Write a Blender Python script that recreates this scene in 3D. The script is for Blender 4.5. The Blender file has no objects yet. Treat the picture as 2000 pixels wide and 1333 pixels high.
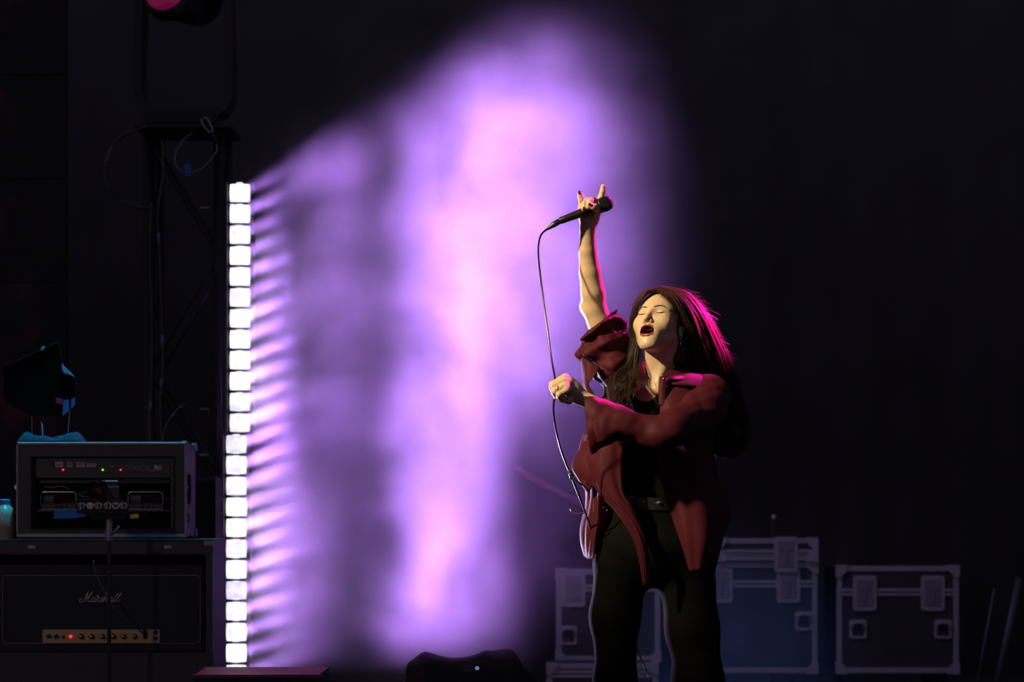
import bpy, bmesh, math, random
import numpy as np
from mathutils import Vector, Matrix, Quaternion

sc = bpy.context.scene
col = sc.collection
random.seed(7)
rng = np.random.default_rng(7)

# ------------------------------------------------------------------ camera
F = 5120.0          # focal length in pixels of a 2000 px wide frame
HY = 1020.0         # image row of the horizon
CAMZ = 0.9          # lens height above the stage floor


def W(px, py, Y):
    """world point seen at pixel (px, py) when it stands Y metres away"""
    return Vector(((px - 1000.0) * Y / F, Y, CAMZ + (HY - py) * Y / F))


cam_d = bpy.data.cameras.new('camera')
cam = bpy.data.objects.new('camera', cam_d)
col.objects.link(cam)
cam.location = (0, 0, CAMZ)
cam.rotation_euler = (math.radians(90), 0, 0)
cam_d.sensor_width = 36.0
cam_d.lens = F * 36.0 / 2000.0
cam_d.shift_y = (HY - 666.5) / 2000.0
cam_d.clip_end = 200
cam_d.dof.use_dof = True
cam_d.dof.focus_distance = 7.95
cam_d.dof.aperture_fstop = 4.0
sc.camera = cam

sc.view_settings.view_transform = 'Standard'
sc.view_settings.look = 'None'
sc.view_settings.gamma = 1.0
sc.view_settings.use_curve_mapping = False
sc.view_settings.exposure = 0.0

sc.cycles.use_denoising = True
sc.cycles.max_bounces = 3
sc.cycles.diffuse_bounces = 1
sc.cycles.glossy_bounces = 1
sc.cycles.transmission_bounces = 4
sc.cycles.transparent_max_bounces = 6
sc.cycles.volume_bounces = 0
sc.cycles.volume_step_rate = 7.0
sc.cycles.volume_preview_step_rate = 3.0
sc.cycles.volume_max_steps = 128
sc.cycles.use_light_tree = True
sc.cycles.use_adaptive_sampling = True
sc.cycles.adaptive_threshold = 0.05
sc.cycles.sample_clamp_indirect = 3.0
sc.cycles.caustics_reflective = False
sc.cycles.caustics_refractive = False

world = bpy.data.worlds.new('night')
sc.world = world
world.use_nodes = True
bg = world.node_tree.nodes['Background']
bg.inputs[0].default_value = (0.45, 0.41, 0.64, 1)
bg.inputs[1].default_value = 0.11


# ------------------------------------------------------------------ stage lamps
def spot(name, loc, target, color, watts, angle, blend=0.4, radius=0.08):
    l = bpy.data.lights.new(name, 'SPOT')
    l.color = color
    l.energy = watts
    l.spot_size = math.radians(angle)
    l.spot_blend = blend
    l.shadow_soft_size = radius
    o = bpy.data.objects.new(name, l)
    col.objects.link(o)
    o.location = loc
    o.rotation_euler = (Vector(target) - Vector(loc)).to_track_quat('-Z', 'Y').to_euler()
    return o


# warm follow spot from the front of house, high on the camera's left
spot('follow_spot', (-7.0, 3.5, 6.4), (0.34, 8.0, 1.60), (1.0, 0.85, 0.47), 6700, 11, 0.6, 0.22)
# magenta back light, high behind the singer on the right
spot('magenta_back_light', (3.3, 10.5, 4.9), tuple(W(1180, 500, 8.0)), (1.0, 0.015, 0.48), 8000, 6.0, 0.7, 0.08)
# narrow magenta light from the right, added to widen the pink on her hair
spot('added_hair_light', (3.6, 9.9, 3.6), tuple(W(1394, 618, 8.06)), (1.0, 0.02, 0.58), 40000, 3.8, 0.8, 0.05)
# cyan down light over the guitar rig
spot('cyan_down_light', (-1.40, 8.95, 4.6), (-1.36, 9.0, 1.2), (0.02, 0.55, 1.0), 1300, 15, 0.4, 0.05)
# local magenta light added to pick out the wedge monitor's top edge
spot('added_wedge_light', (-0.5, 8.3, 4.2), (-0.72, 7.45, 0.45), (1.0, 0.03, 0.35), 500, 14, 0.6, 0.06)
# deep blue wash low on the right between the road cases
spot('blue_floor_light', (1.3, 12.2, 4.4), (0.95, 11.5, 0.0), (0.02, 0.22, 1.0), 260, 34, 0.9, 0.1)
# violet wash over the road cases at the back
spot('violet_case_wash', (-1.6, 10.6, 4.2), (0.9, 13.0, 0.9), (0.62, 0.45, 1.0), 160, 40, 0.9, 0.1)
# dim amber light on the front of the guitar rig
spot('amber_rig_light', (-3.6, 2.0, 2.6), (-1.3, 8.9, 0.7), (1.0, 0.70, 0.62), 70, 20, 0.7, 0.2)


# ------------------------------------------------------------------ helpers
def empty(name, loc, label=None, cat=None, group=None, rz=0.0):
    o = bpy.data.objects.new(name, None)
    o.empty_display_size = 0.1
    col.objects.link(o)
    o.location = loc
    o.rotation_euler = (0, 0, rz)
    tag(o, label, cat, group)
    return o


def tag(o, label=None, cat=None, group=None, kind=None):
    if label: o['label'] = label
    if cat: o['category'] = cat
    if group: o['group'] = group
    if kind: o['kind'] = kind
    return o


def link(name, me, mat, parent=None, loc=(0, 0, 0)):
    o = bpy.data.objects.new(name, me)
    col.objects.link(o)
    if mat is not None and not me.materials:
        for m in (mat if isinstance(mat, (list, tuple)) else [mat]):
            me.materials.append(m)
    o.location = loc
    if parent is not None:
        o.parent = parent
    return o


class MB:
    """collects simple shapes into one mesh"""
    def __init__(self):
        self.v = []; self.f = []

    def add(self, verts, faces):
        b = len(self.v)
        self.v.extend([tuple(p) for p in verts])
        self.f.extend([tuple(i + b for i in q) for q in faces])
        return self

    def box(self, c, s, rot=None, bevel=0.0):
        bm = bmesh.new()
        bmesh.ops.create_cube(bm, size=1.0)
        for v in bm.verts:
            v.co = Vector((v.co.x * s[0], v.co.y * s[1], v.co.z * s[2]))
        if bevel > 0:
            bmesh.ops.bevel(bm, geom=bm.edges[:], offset=bevel, segments=2, affect='EDGES', clamp_overlap=True)
        bm.verts.index_update()
        M = rot if rot is not None else Matrix.Identity(3)
        vs = [M @ v.co + Vector(c) for v in bm.verts]
        fs = [[v.index for v in f.verts] for f in bm.faces]
        bm.free()
        return self.add(vs, fs)

    def tube(self, pts, r, n=8, cap=True):
        pts = [Vector(p) for p in pts]
        rs = r if isinstance(r, (list, tuple, np.ndarray)) else [r] * len(pts)
        vs = []; fs = []
        up = None
        for i, p in enumerate(pts):
            a = pts[max(i - 1, 0)]; b = pts[min(i + 1, len(pts) - 1)]
            t = (b - a).normalized()
            if up is None:
                up = t.orthogonal().normalized()
            else:
                up = (up - t * up.dot(t))
                up = up.normalized() if up.length > 1e-6 else t.orthogonal().normalized()
            s = t.cross(up)
            for k in range(n):
                a_ = 2 * math.pi * k / n
                vs.append(p + (up * math.cos(a_) + s * math.sin(a_)) * rs[i])
        for i in range(len(pts) - 1):
            for k in range(n):
                k2 = (k + 1) % n
                fs.append((i * n + k, i * n + k2, (i + 1) * n + k2, (i + 1) * n + k))
        if cap:
            fs.append(tuple(range(n - 1, -1, -1)))
            fs.append(tuple((len(pts) - 1) * n + k for k in range(n)))
        return self.add(vs, fs)

    def lathe(self, origin, axis, prof, n=20):
        """prof: list of (distance along axis, radius)"""
        axis = Vector(axis).normalized()
        return self.tube([Vector(origin) + axis * t for t, _ in prof], [max(r, 1e-4) for _, r in prof], n)

    def mesh(self, name, smooth=False):
        me = bpy.data.meshes.new(name)
        me.from_pydata(self.v, [], self.f)
        me.update()
        if smooth:
            me.polygons.foreach_set('use_smooth', [True] * len(me.polygons))
        return me

    def build(self, name, mat, parent=None, loc=(0, 0, 0), smooth=False):
        return link(name, self.mesh(name, smooth), mat, parent, loc)


# ------------------------------------------------------------------ materials
def principled(name, color, rough=0.5, metal=0.0, spec=0.5, noise=None, bump=None, sheen=0.0, sss=0.0, emit=None, coat=0.0):
    m = bpy.data.materials.new(name)
    m.use_nodes = True
    nt = m.node_tree
    b = nt.nodes['Principled BSDF']
    b.inputs['Base Color'].default_value = (*color, 1)
    b.inputs['Roughness'].default_value = rough
    b.inputs['Metallic'].default_value = metal
    b.inputs['Specular IOR Level'].default_value = spec
    if sheen: b.inputs['Sheen Weight'].default_value = sheen
    if coat: b.inputs['Coat Weight'].default_value = coat
    if sss:
        b.inputs['Subsurface Weight'].default_value = sss
        b.inputs['Subsurface Radius'].default_value = (0.012, 0.005, 0.003)
        b.inputs['Subsurface Scale'].default_value = 1.0
    if emit:
        b.inputs['Emission Color'].default_value = (*emit[0], 1)
        b.inputs['Emission Strength'].default_value = emit[1]
    tc = nt.nodes.new('ShaderNodeTexCoord')
    if noise:
        scale, amount = noise
        n = nt.nodes.new('ShaderNodeTexNoise'); n.inputs['Scale'].default_value = scale
        n.inputs['Detail'].default_value = 4
        nt.links.new(tc.outputs['Object'], n.inputs['Vector'])
        mx = nt.nodes.new('ShaderNodeMix'); mx.data_type = 'RGBA'
        mx.inputs['A'].default_value = (*[c * (1 - amount) for c in color], 1)
        mx.inputs['B'].default_value = (*[min(1, c * (1 + amount)) for c in color], 1)
        nt.links.new(n.outputs['Fac'], mx.inputs['Factor'])
        nt.links.new(mx.outputs['Result'], b.inputs['Base Color'])
    if bump:
        scale, strength = bump
        n2 = nt.nodes.new('ShaderNodeTexNoise'); n2.inputs['Scale'].default_value = scale
        n2.inputs['Detail'].default_value = 3
        nt.links.new(tc.outputs['Object'], n2.inputs['Vector'])
        bp = nt.nodes.new('ShaderNodeBump'); bp.inputs['Strength'].default_value = strength
        bp.inputs['Distance'].default_value = 0.004
        nt.links.new(n2.outputs['Fac'], bp.inputs['Height'])
        nt.links.new(bp.outputs['Normal'], b.inputs['Normal'])
    return m


M = {}
M['black_paint'] = principled('black_paint', (0.022, 0.022, 0.026), 0.45, noise=(14, 0.3))
M['black_matte'] = principled('black_matte', (0.018, 0.018, 0.020), 0.85, noise=(8, 0.3))
M['deck'] = principled('stage_deck', (0.018, 0.018, 0.020), 0.6, noise=(5, 0.4), bump=(60, 0.2))
M['drape'] = principled('black_drape', (0.115, 0.11, 0.12), 0.95, noise=(3, 0.3))
M['tolex'] = principled('black_tolex', (0.03, 0.03, 0.036), 0.7, noise=(30, 0.3), bump=(260, 0.5))
M['grille_cloth'] = principled('grille_cloth', (0.035, 0.040, 0.055), 0.9, bump=(500, 0.6))
M['alu'] = principled('aluminium', (0.45, 0.45, 0.48), 0.38, 1.0, noise=(20, 0.15))
M['alu_dull'] = principled('dull_aluminium', (0.30, 0.30, 0.33), 0.55, 0.8, noise=(20, 0.2))
M['dark_metal'] = principled('dark_metal', (0.05, 0.05, 0.055), 0.4, 0.9)
M['chrome'] = principled('chrome', (0.75, 0.75, 0.78), 0.18, 1.0)
M['laminate'] = principled('case_laminate', (0.035, 0.034, 0.042), 0.5, noise=(10, 0.3), bump=(200, 0.2))
M['gold_panel'] = principled('gold_panel', (0.52, 0.36, 0.19), 0.45, 0.3, noise=(25, 0.12))
M['white_label'] = principled('white_label', (0.62, 0.60, 0.62), 0.7)
M['print_dark'] = principled('dark_print', (0.04, 0.04, 0.05), 0.7)
M['logo_white'] = principled('logo_white', (0.75, 0.70, 0.68), 0.4)
M['cable_rubber'] = principled('cable_rubber', (0.012, 0.012, 0.014), 0.35)
M['blue_tape'] = principled('blue_tape', (0.02, 0.22, 0.62), 0.7, noise=(40, 0.2))
M['yellow_tape'] = principled('yellow_tape', (0.72, 0.70, 0.03), 0.7)
M['led_red'] = principled('red_led', (0.3, 0.0, 0.02), 0.3, emit=((1.0, 0.03, 0.08), 1.3))
M['led_green'] = principled('green_led', (0.1, 0.3, 0.0), 0.3, emit=((0.45, 1.0, 0.02), 1.1))
M['led_blue'] = principled('blue_led', (0.1, 0.2, 0.3), 0.3, emit=((0.25, 0.5, 0.9), 0.5))
for _k in ('led_red', 'led_green', 'led_blue'):
    M[_k].cycles.emission_sampling = 'NONE'

# ------------------------------------------------------------------ the setting
def structure(o):
    o['kind'] = 'structure'
    return o


mb = MB()
mb.box((0, 9.0, -0.03), (16, 20, 0.06))
structure(mb.build('floor', M['deck']))


def drape(name, x0, x1, y, z0, z1, amp, wave, axis='x'):
    n = 240
    vs = []; fs = []
    for i in range(n + 1):
        t = i / n
        s = x0 + (x1 - x0) * t
        off = amp * math.sin(s * wave) + amp * 0.5 * math.sin(s * wave * 2.3 + 1.0)
        for z in (z0, z1):
            vs.append((s, y + off, z) if axis == 'x' else (y + off, s, z))
    for i in range(n):
        fs.append((2 * i, 2 * i + 2, 2 * i + 3, 2 * i + 1))
    m = MB().add(vs, fs)
    o = m.build(name, M['drape'], smooth=True)
    md = o.modifiers.new('thickness', 'SOLIDIFY'); md.thickness = 0.01
    return structure(o)


drape('wall_back', -8, 8, 15.4, 0.0, 8.0, 0.03, 9.0)

# ------------------------------------------------------------------ vertical LED battens with their beams
def lens_material():
    m = bpy.data.materials.new('lit_lens')
    m.use_nodes = True
    nt = m.node_tree
    nt.nodes.clear()
    out = nt.nodes.new('ShaderNodeOutputMaterial')
    em = nt.nodes.new('ShaderNodeEmission')
    tc = nt.nodes.new('ShaderNodeTexCoord')
    inf = nt.nodes.new('ShaderNodeObjectInfo')
    add = nt.nodes.new('ShaderNodeVectorMath'); add.operation = 'ADD'
    nt.links.new(tc.outputs['Object'], add.inputs[0])
    sc_ = nt.nodes.new('ShaderNodeVectorMath'); sc_.operation = 'SCALE'
    cmb = nt.nodes.new('ShaderNodeCombineXYZ')
    for k in range(3): nt.links.new(inf.outputs['Random'], cmb.inputs[k])
    nt.links.new(cmb.outputs[0], sc_.inputs[0]); sc_.inputs['Scale'].default_value = 9.0
    nt.links.new(sc_.outputs[0], add.inputs[1])
    n = nt.nodes.new('ShaderNodeTexNoise'); n.inputs['Scale'].default_value = 26; n.inputs['Detail'].default_value = 2
    nt.links.new(add.outputs[0], n.inputs['Vector'])
    # each lens has its own diode pattern: from lavender plastic to clipped white
    mr = nt.nodes.new('ShaderNodeMapRange')
    mr.inputs['From Min'].default_value = 0.38; mr.inputs['From Max'].default_value = 0.62
    mr.inputs['To Min'].default_value = 0.0; mr.inputs['To Max'].default_value = 1.0
    nt.links.new(n.outputs['Fac'], mr.inputs['Value'])
    mx = nt.nodes.new('ShaderNodeMix'); mx.data_type = 'RGBA'
    mx.inputs['A'].default_value = (0.80, 0.70, 0.92, 1)
    mx.inputs['B'].default_value = (0.95, 0.98, 1.0, 1)
    nt.links.new(mr.outputs['Result'], mx.inputs['Factor'])
    nt.links.new(mx.outputs['Result'], em.inputs['Color'])
    st = nt.nodes.new('ShaderNodeMapRange')
    st.inputs['To Min'].default_value = 0.95; st.inputs['To Max'].default_value = 1.7
    nt.links.new(inf.outputs['Random'], st.inputs['Value'])
    nt.links.new(st.outputs['Result'], em.inputs['Strength'])
    nt.links.new(em.outputs[0], out.inputs[0])
    return m


M['lens'] = lens_material()
M['lens'].cycles.emission_sampling = 'NONE'
STRIP_Y = 10.4
PX = STRIP_Y / F                    # metres per photo pixel at the battens
BEAM_AZ = math.radians(55)          # turned from the camera axis towards stage right-hand side
BEAM_EL = math.radians(15)
beam_dir = Vector((math.sin(BEAM_AZ) * math.cos(BEAM_EL), -math.cos(BEAM_AZ) * math.cos(BEAM_EL), math.sin(BEAM_EL)))
BEAM_W = 4.1
BEAM_SPREAD = 25
BEAM_COL = (0.48, 0.215, 0.90)

# one rounded square lens, slightly domed
def lens_mesh():
    w, h = 0.082, 0.074
    m = MB()
    n = 6
    rows = []
    vs = []; fs = []
    for j in range(n + 1):
        for i in range(n + 1):
            u = i / n * 2 - 1; v = j / n * 2 - 1
            # squircle mapping keeps the corners rounded
            x = u * (1 - 0.06 * v * v) * w / 2
            z = v * (1 - 0.06 * u * u) * h / 2
            y = -0.012 * (1 - u ** 4) * (1 - v ** 4)
            vs.append((x, y, z))
    for j in range(n):
        for i in range(n):
            a = j * (n + 1) + i
            fs.append((a, a + 1, a + n + 2, a + n + 1))
    m.add(vs, fs)
    return m.mesh('lens', True)


LENS = lens_mesh()
LENS.materials.append(M['lens'])


def clip_mesh():
    m = MB()
    m.box((0, -0.006, 0), (0.026, 0.01, 0.007), bevel=0.002)
    return m.mesh('clip')


CLIP = clip_mesh(); CLIP.materials.append(M['lens'])


def batten(px, y0, y1, ncell, label):
    pitch = (y1 - y0) / ncell * PX
    base = W(px, y1, STRIP_Y)
    root = empty('led_batten', base, label, 'stage light', 'upright LED battens in one column')
    H = pitch * ncell
    hb = MB()
    hb.box((-0.006, 0.075, H / 2), (0.118, 0.10, H), bevel=0.006)
    hb.box((-0.052, 0.02, H / 2), (0.010, 0.06, H))              # side cheek
    hb.build('housing', M['black_paint'], root)
    for i in range(ncell):
        z = H - (i + 0.5) * pitch
        ln = link('lens', LENS, None, root, (0, 0.022, z))
        dv = MB(); dv.box((0, 0.018, z - pitch / 2), (0.095, 0.022, 0.008))
        dv.build('divider', M['black_matte'], root)
        for s in (-1, 1):
            c = link('clip', CLIP, None, ln, (0, -0.004, s * 0.0375))
        l = bpy.data.lights.new('beam', 'AREA')
        l.shape = 'RECTANGLE'; l.size = 0.05; l.size_y = 0.034
        l.energy = BEAM_W * (0.75 + 0.5 * ((i * 7 + 3) % 12) / 12.0)
        l.color = BEAM_COL
        l.spread = math.radians(BEAM_SPREAD)
        lo = bpy.data.objects.new('beam', l)
        col.objects.link(lo)
        lo.parent = root
        lo.location = (0.012, -0.02, z)
        lo.rotation_euler = beam_dir.to_track_quat('-Z', 'Y').to_euler()
    # area light added along the batten to put a rim on the singer
    l = bpy.data.lights.new('added_rim', 'AREA')
    l.shape = 'RECTANGLE'; l.size = 0.05; l.size_y = H
    l.energy = 6.0
    l.color = (0.72, 0.58, 1.0)
    l.spread = math.radians(22)
    lo = bpy.data.objects.new('added_rim', l)
    col.objects.link(lo)
    lo.parent = root
    lo.location = (0.012, -0.03, H / 2)
    lo.rotation_euler = Vector((math.sin(math.radians(30)), -math.cos(math.radians(30)), 0.16)).to_track_quat('-Z', 'Y').to_euler()
    return root


batten(467.5, 355.5, 846.5, 12, 'lit LED batten of twelve white cells, upper of the two in the column')
batten(460.5, 847.5, 1338, 12, 'lit LED batten of twelve white cells, lower of the two beside the amplifier case')


# ------------------------------------------------------------------ helpers for things seen face on
def prism(pxpts, Y, thick, org=Vector((0, 0, 0))):
    """outline given in pixels at distance Y, extruded away from the viewer; returns MB relative to org"""
    n = len(pxpts)
    a = [W(x, y, Y) - org for x, y in pxpts]
    b = [p + Vector((0, thick, 0)) for p in a]
    fs = [tuple(range(n)), tuple(range(2 * n - 1, n - 1, -1))]
    for i in range(n):
        j = (i + 1) % n
        fs.append((i, i + n, j + n, j))
    return MB().add(a + b, fs)


def rbox(x0, y0, x1, y1, Y, depth, org, bevel=0.0):
    """box whose front face fills the pixel rectangle at distance Y"""
    a = W(x0, y1, Y); b = W(x1, y0, Y)
    c = Vector(((a.x + b.x) / 2, Y + depth / 2, (a.z + b.z) / 2)) - org
    return c, (b.x - a.x, depth, b.z - a.z), bevel


def pbox(m, x0, y0, x1, y1, Y, depth, org, bevel=0.0):
    c, s, bv = rbox(x0, y0, x1, y1, Y, depth, org, bevel)
    return m.box(c, s, bevel=bv)


def text_obj(name, s, px, py, Y, hpx, mat, parent, org, stretch=1.0, bold=0.0, shear=0.0):
    """raised lettering; px,py = left end of the base line, hpx = cap height in pixels"""
    cu = bpy.data.curves.new(name, 'FONT')
    cu.body = s
    cu.size = hpx * Y / F / 0.69
    cu.extrude = 0.0006
    cu.offset = bold
    cu.shear = shear
    cu.resolution_u = 3
    tmp = bpy.data.objects.new(name, cu)
    me = bpy.data.meshes.new_from_object(tmp)
    bpy.data.objects.remove(tmp)
    bpy.data.curves.remove(cu)
    for v in me.vertices:
        x, y, z = v.co
        v.co = (x * stretch, -z, y)
    me.materials.clear()
    return link(name, me, mat, parent, W(px, py, Y) - org)


def rounded_rect(x0, y0, x1, y1, r, n=4, corners=(1, 1, 1, 1)):
    """pixel outline; corners: tl, tr, br, bl"""
    pts = []
    data = [(x0 + r, y0 + r, 180, corners[0], x0, y0), (x1 - r, y0 + r, 270, corners[1], x1, y0),
            (x1 - r, y1 - r, 0, corners[2], x1, y1), (x0 + r, y1 - r, 90, corners[3], x0, y1)]
    for cx, cy, a0, on, kx, ky in data:
        if not on:
            pts.append((kx, ky)); continue
        for i in range(n + 1):
            a = math.radians(a0 + 90 * i / n)
            pts.append((cx + r * math.cos(a), cy + r * math.sin(a)))
    return pts


def crom(P, n):
    """Catmull-Rom through the points P, n samples per span"""
    P = [np.array(p, float) for p in P]
    P = [2 * P[0] - P[1]] + P + [2 * P[-1] - P[-2]]
    out = []
    for i in range(1, len(P) - 2):
        for k in range(n):
            t = k / n
            a, b, c, d = P[i - 1], P[i], P[i + 1], P[i + 2]
            out.append(0.5 * ((2 * b) + (-a + c) * t + (2 * a - 5 * b + 4 * c - d) * t * t + (-a + 3 * b - 3 * c + d) * t ** 3))
    out.append(P[-2])
    return [Vector(p) for p in out]


def wire(name, pts, r, mat, parent=None, org=Vector((0, 0, 0)), n=8, seg=6):
    m = MB()
    m.tube([p - org for p in crom(pts, n)], r, seg)
    return m.build(name, mat, parent, smooth=True)


# ------------------------------------------------------------------ guitar rig on the left
AY = 8.90
# outer road case that holds the amplifier head
org = W(190, 1345, AY); org.z = 0
base_z = W(190, 1352, AY).z
root = empty('amplifier_road_case', org, 'black open fronted road case holding the amplifier head, under the rack case', 'road case')
m = MB()
D = 0.42
pbox(m, -45, 1056, 415, 1084, AY, D, org, 0.004)
pbox(m, -45, 1276, 415, 1352, AY, D, org, 0.004)
pbox(m, -45, 1084, -28, 1276, AY, D, org)
pbox(m, 402, 1084, 415, 1276, AY, D, org)
pbox(m, -45, 1060, 415, 1350, AY + D - 0.02, 0.02, org)
m.build('shell', M['laminate'], root)
m = MB()
pbox(m, -45, 1054, 417, 1057.5, AY - 0.004, D + 0.008, org, 0.002)
m.build('top_edge', principled('worn_edge', (0.05, 0.05, 0.055), 0.5, 0.3), root)
for x in (62, 328):
    m = MB(); pbox(m, x - 7.5, 1066, x + 7.5, 1072.5, AY - 0.006, 0.006, org, 0.001)
    m.build('catch_plate', M['alu_dull'], root)
m = MB(); pbox(m, 398, 1057, 416, 1066, AY - 0.005, 0.02, org, 0.002); m.build('corner_cap', M['alu_dull'], root)
# speaker cabinet below, standing on the floor
zb = base_z - .02
org2 = Vector((org.x, AY, 0))
root2 = empty('speaker_cabinet', org2, 'black tolex speaker cabinet standing on the floor below the amplifier case', 'speaker')
w2 = (415 + 45) * AY / F
m = MB(); m.box((W(185, 0, AY).x - org2.x, D / 2, (zb - 0.004) / 2 + 0.01), (w2, D, zb - 0.024), bevel=0.012); m.build('cabinet', M['tolex'], root2)
m = MB(); m.box((W(185, 0, AY).x - org2.x, -0.003, zb / 2), (w2 * 0.92, 0.012, zb * 0.84), bevel=0.004); m.build('grille', M['grille_cloth'], root2)
for sx in (-1, 1):
    for sy in (0.05, D - 0.05):
        m = MB(); m.lathe((W(185, 0, AY).x - org2.x + sx * w2 * 0.45, sy, 0.0), (0, 0, 1), [(0, .02), (.012, .022)], 12)
        m.build('foot', M['cable_rubber'], root2)

# amplifier head inside the case
HYD = AY + 0.035
org = W(190, 1276, HYD)
root = empty('guitar_amplifier_head', org, 'black guitar amplifier head with white script logo and gold control panel', 'amplifier')
m = MB()
pbox(m, -24, 1104, 398, 1275, HYD + 0.012, 0.30, org, 0.006)
m.build('cabinet', M['tolex'], root)
m = MB()
pbox(m, 6, 1126, 390, 1256, HYD + 0.004, 0.02, org, 0.003)
m.build('grille', M['grille_cloth'], root)
pip = rounded_rect(5, 1125, 391, 1257.5, 7)
pts = [W(x, y, HYD + 0.003) - org for x, y in pip] ; pts.append(pts[0])
m = MB(); m.tube(pts, 0.0011, 5, cap=False); m.build('piping', principled('white_piping', (0.42, 0.36, 0.34), 0.5), root)
m = prism(rounded_rect(83, 1230.5, 312, 1257, 3), HYD - 0.004, 0.016, org)
panel = m.build('control_panel', M['gold_panel'], root)
knob_m = MB()
knob_m.lathe((0, 0, 0), (0, -1, 0), [(0, .0088), (.006, .0088), (.008, .0075), (.016, .0068), (.017, .006), (.0172, 0)], 18)
KNOB = knob_m.mesh('knob', True); KNOB.materials.append(principled('amp_knob', (0.09, 0.065, 0.05), 0.35, 0.4))
cap_m = MB(); cap_m.lathe((0, -0.0172, 0), (0, -1, 0), [(0, .0046), (.0012, .0046), (.0016, .003)], 14)
KCAP = cap_m.mesh('cap', True); KCAP.materials.append(principled('knob_cap', (0.55, 0.42, 0.30), 0.35, 0.9))
for x in (159, 179.5, 200.5, 221.5, 242, 263):
    k = link('knob', KNOB, None, root, W(x, 1244, HYD - 0.004) - org)
    link('cap', KCAP, None, k)
jack_m = MB()
jack_m.lathe((0, 0, 0), (0, -1, 0), [(0, .010), (.003, .010), (.0042, .008), (.0042, .0055), (.0005, .005), (.0004, 0)], 18)
JACK = jack_m.mesh('jack_socket', True); JACK.materials.append(M['dark_metal'])
ring_m = MB(); ring_m.tube([Vector((.0088 * math.cos(a), -.004, .0088 * math.sin(a))) for a in np.linspace(0, 2 * math.pi, 17)], .0013, 5, cap=False)
RING = ring_m.mesh('ring', True); RING.materials.append(M['chrome'])
for x, y in ((96, 1244), (110.5, 1244), (304.5, 1236), (304.5, 1248)):
    k = link('jack_socket', JACK, None, root, W(x, y, HYD - 0.004) - org)
    link('ring', RING, None, k)
m = MB(); p = W(123.7, 1245, HYD - 0.004) - org
m.lathe(p, (0, -1, 0), [(0, .005), (.004, .005), (.005, .002)], 12); m.tube([p, p + Vector((0, -.014, .004))], [.0016, .0022], 8)
m.build('toggle_switch', M['dark_metal'], root)
m = MB(); p = W(138, 1244, HYD - 0.004) - org
m.box(p, (.0105, .008, .0095), bevel=.0015); m.build('pilot_lamp', M['led_red'], root)
# the white script logo: strokes traced as pen lines
LOGO = [
    [(160.8, 1172), (159.5, 1170.3), (156.6, 1171.2), (155.4, 1174), (157, 1176.8), (160, 1176.8), (163, 1175), (166.5, 1169), (170, 1161), (172.8, 1156)],
    [(172.8, 1156), (171, 1162), (169.3, 1169), (167.2, 1176.3)],
    [(167.2, 1176.3), (170.5, 1170), (174.5, 1164), (178, 1159.5), (181.4, 1156.2)],
    [(181.4, 1156.2), (178, 1162), (174.5, 1168), (172.4, 1173.5), (173.4, 1176.3), (175.6, 1176.4), (178, 1174.5), (180.5, 1171), (183.5, 1168), (186.2, 1167.4)],
    [(186.2, 1167.4), (182.4, 1168.3), (179.3, 1172), (178.9, 1175.4), (181, 1175.8), (184, 1173.2), (187, 1168.3)],
    [(187, 1168.3), (184.2, 1173), (184, 1175.6), (186.4, 1175.6), (190, 1170), (191.8, 1165.3), (191.6, 1163.2), (190, 1163.9), (190, 1165.8), (193, 1167.5), (195.6, 1167.3)],
    [(195.6, 1167.3), (192, 1171), (190, 1174.4), (191.6, 1176), (194, 1175.2), (198, 1170.5), (201.2, 1166.6)],
    [(201.2, 1166.6), (199.8, 1169.5), (200.6, 1173), (199, 1176), (196.4, 1176), (195.2, 1174.2)],
    [(200.4, 1175), (203.5, 1170), (206.6, 1164.8), (209, 1160.5), (209.6, 1158.7), (208.2, 1160), (206, 1165), (203, 1172), (201.8, 1176)],
    [(202.6, 1174), (205.4, 1169.8), (208.6, 1168), (209, 1170), (207.2, 1174.2), (208.4, 1176), (210.8, 1174.4), (213.5, 1170)],
    [(219.8, 1167.4), (216.4, 1168), (213.6, 1171.5), (213.2, 1175.2), (215.2, 1175.8), (218, 1172.6), (220.4, 1168)],
    [(220.4, 1168), (218.2, 1172.5), (217.9, 1175.6), (220, 1175.6), (223, 1172)],
    [(222, 1173), (226, 1167), (229.6, 1162), (231.2, 1160.2), (230.2, 1160), (227, 1164), (223.4, 1171), (221.9, 1174.6), (223, 1176), (225.4, 1175)],
    [(226.5, 1173.5), (231.2, 1167.5), (236.2, 1161.8), (237.6, 1160.2), (236.4, 1160), (233, 1163.8), (229.6, 1170), (227.9, 1174.4), (229, 1176), (231.6, 1175.2), (235.6, 1171.4)],
]
m = MB()
for s in LOGO:
    m.tube([W(x, y, HYD - 0.001) - org for x, y in [(q.x, q.y) for q in crom([(a, b, 0) for a, b in s], 4)]], 0.0013, 5)
lg = m.build('logo', M['logo_white'], root)
lg['label'] = 'white script lettering on the grille'
# instrument cable plugged into the amplifier
plug = W(283, 1240, HYD - 0.012)
rc = empty('instrument_cable', plug, 'thin black instrument cable plugged into the gold control panel', 'cable')
wire('cable', [W(283, 1240, 8.905), W(272, 1232, 8.88), W(250, 1216, 8.85), W(224, 1190, 8.84), W(200, 1150, 8.85), W(186, 1120, 8.86), W(182, 1096, 8.87)], 0.0024, M['cable_rubber'], rc, plug)
m = MB(); m.tube([Vector((0, 0.006, -0.012)), Vector((0, -0.01, 0.016))], [.007, .005], 10); m.build('plug', M['dark_metal'], rc)

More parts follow.
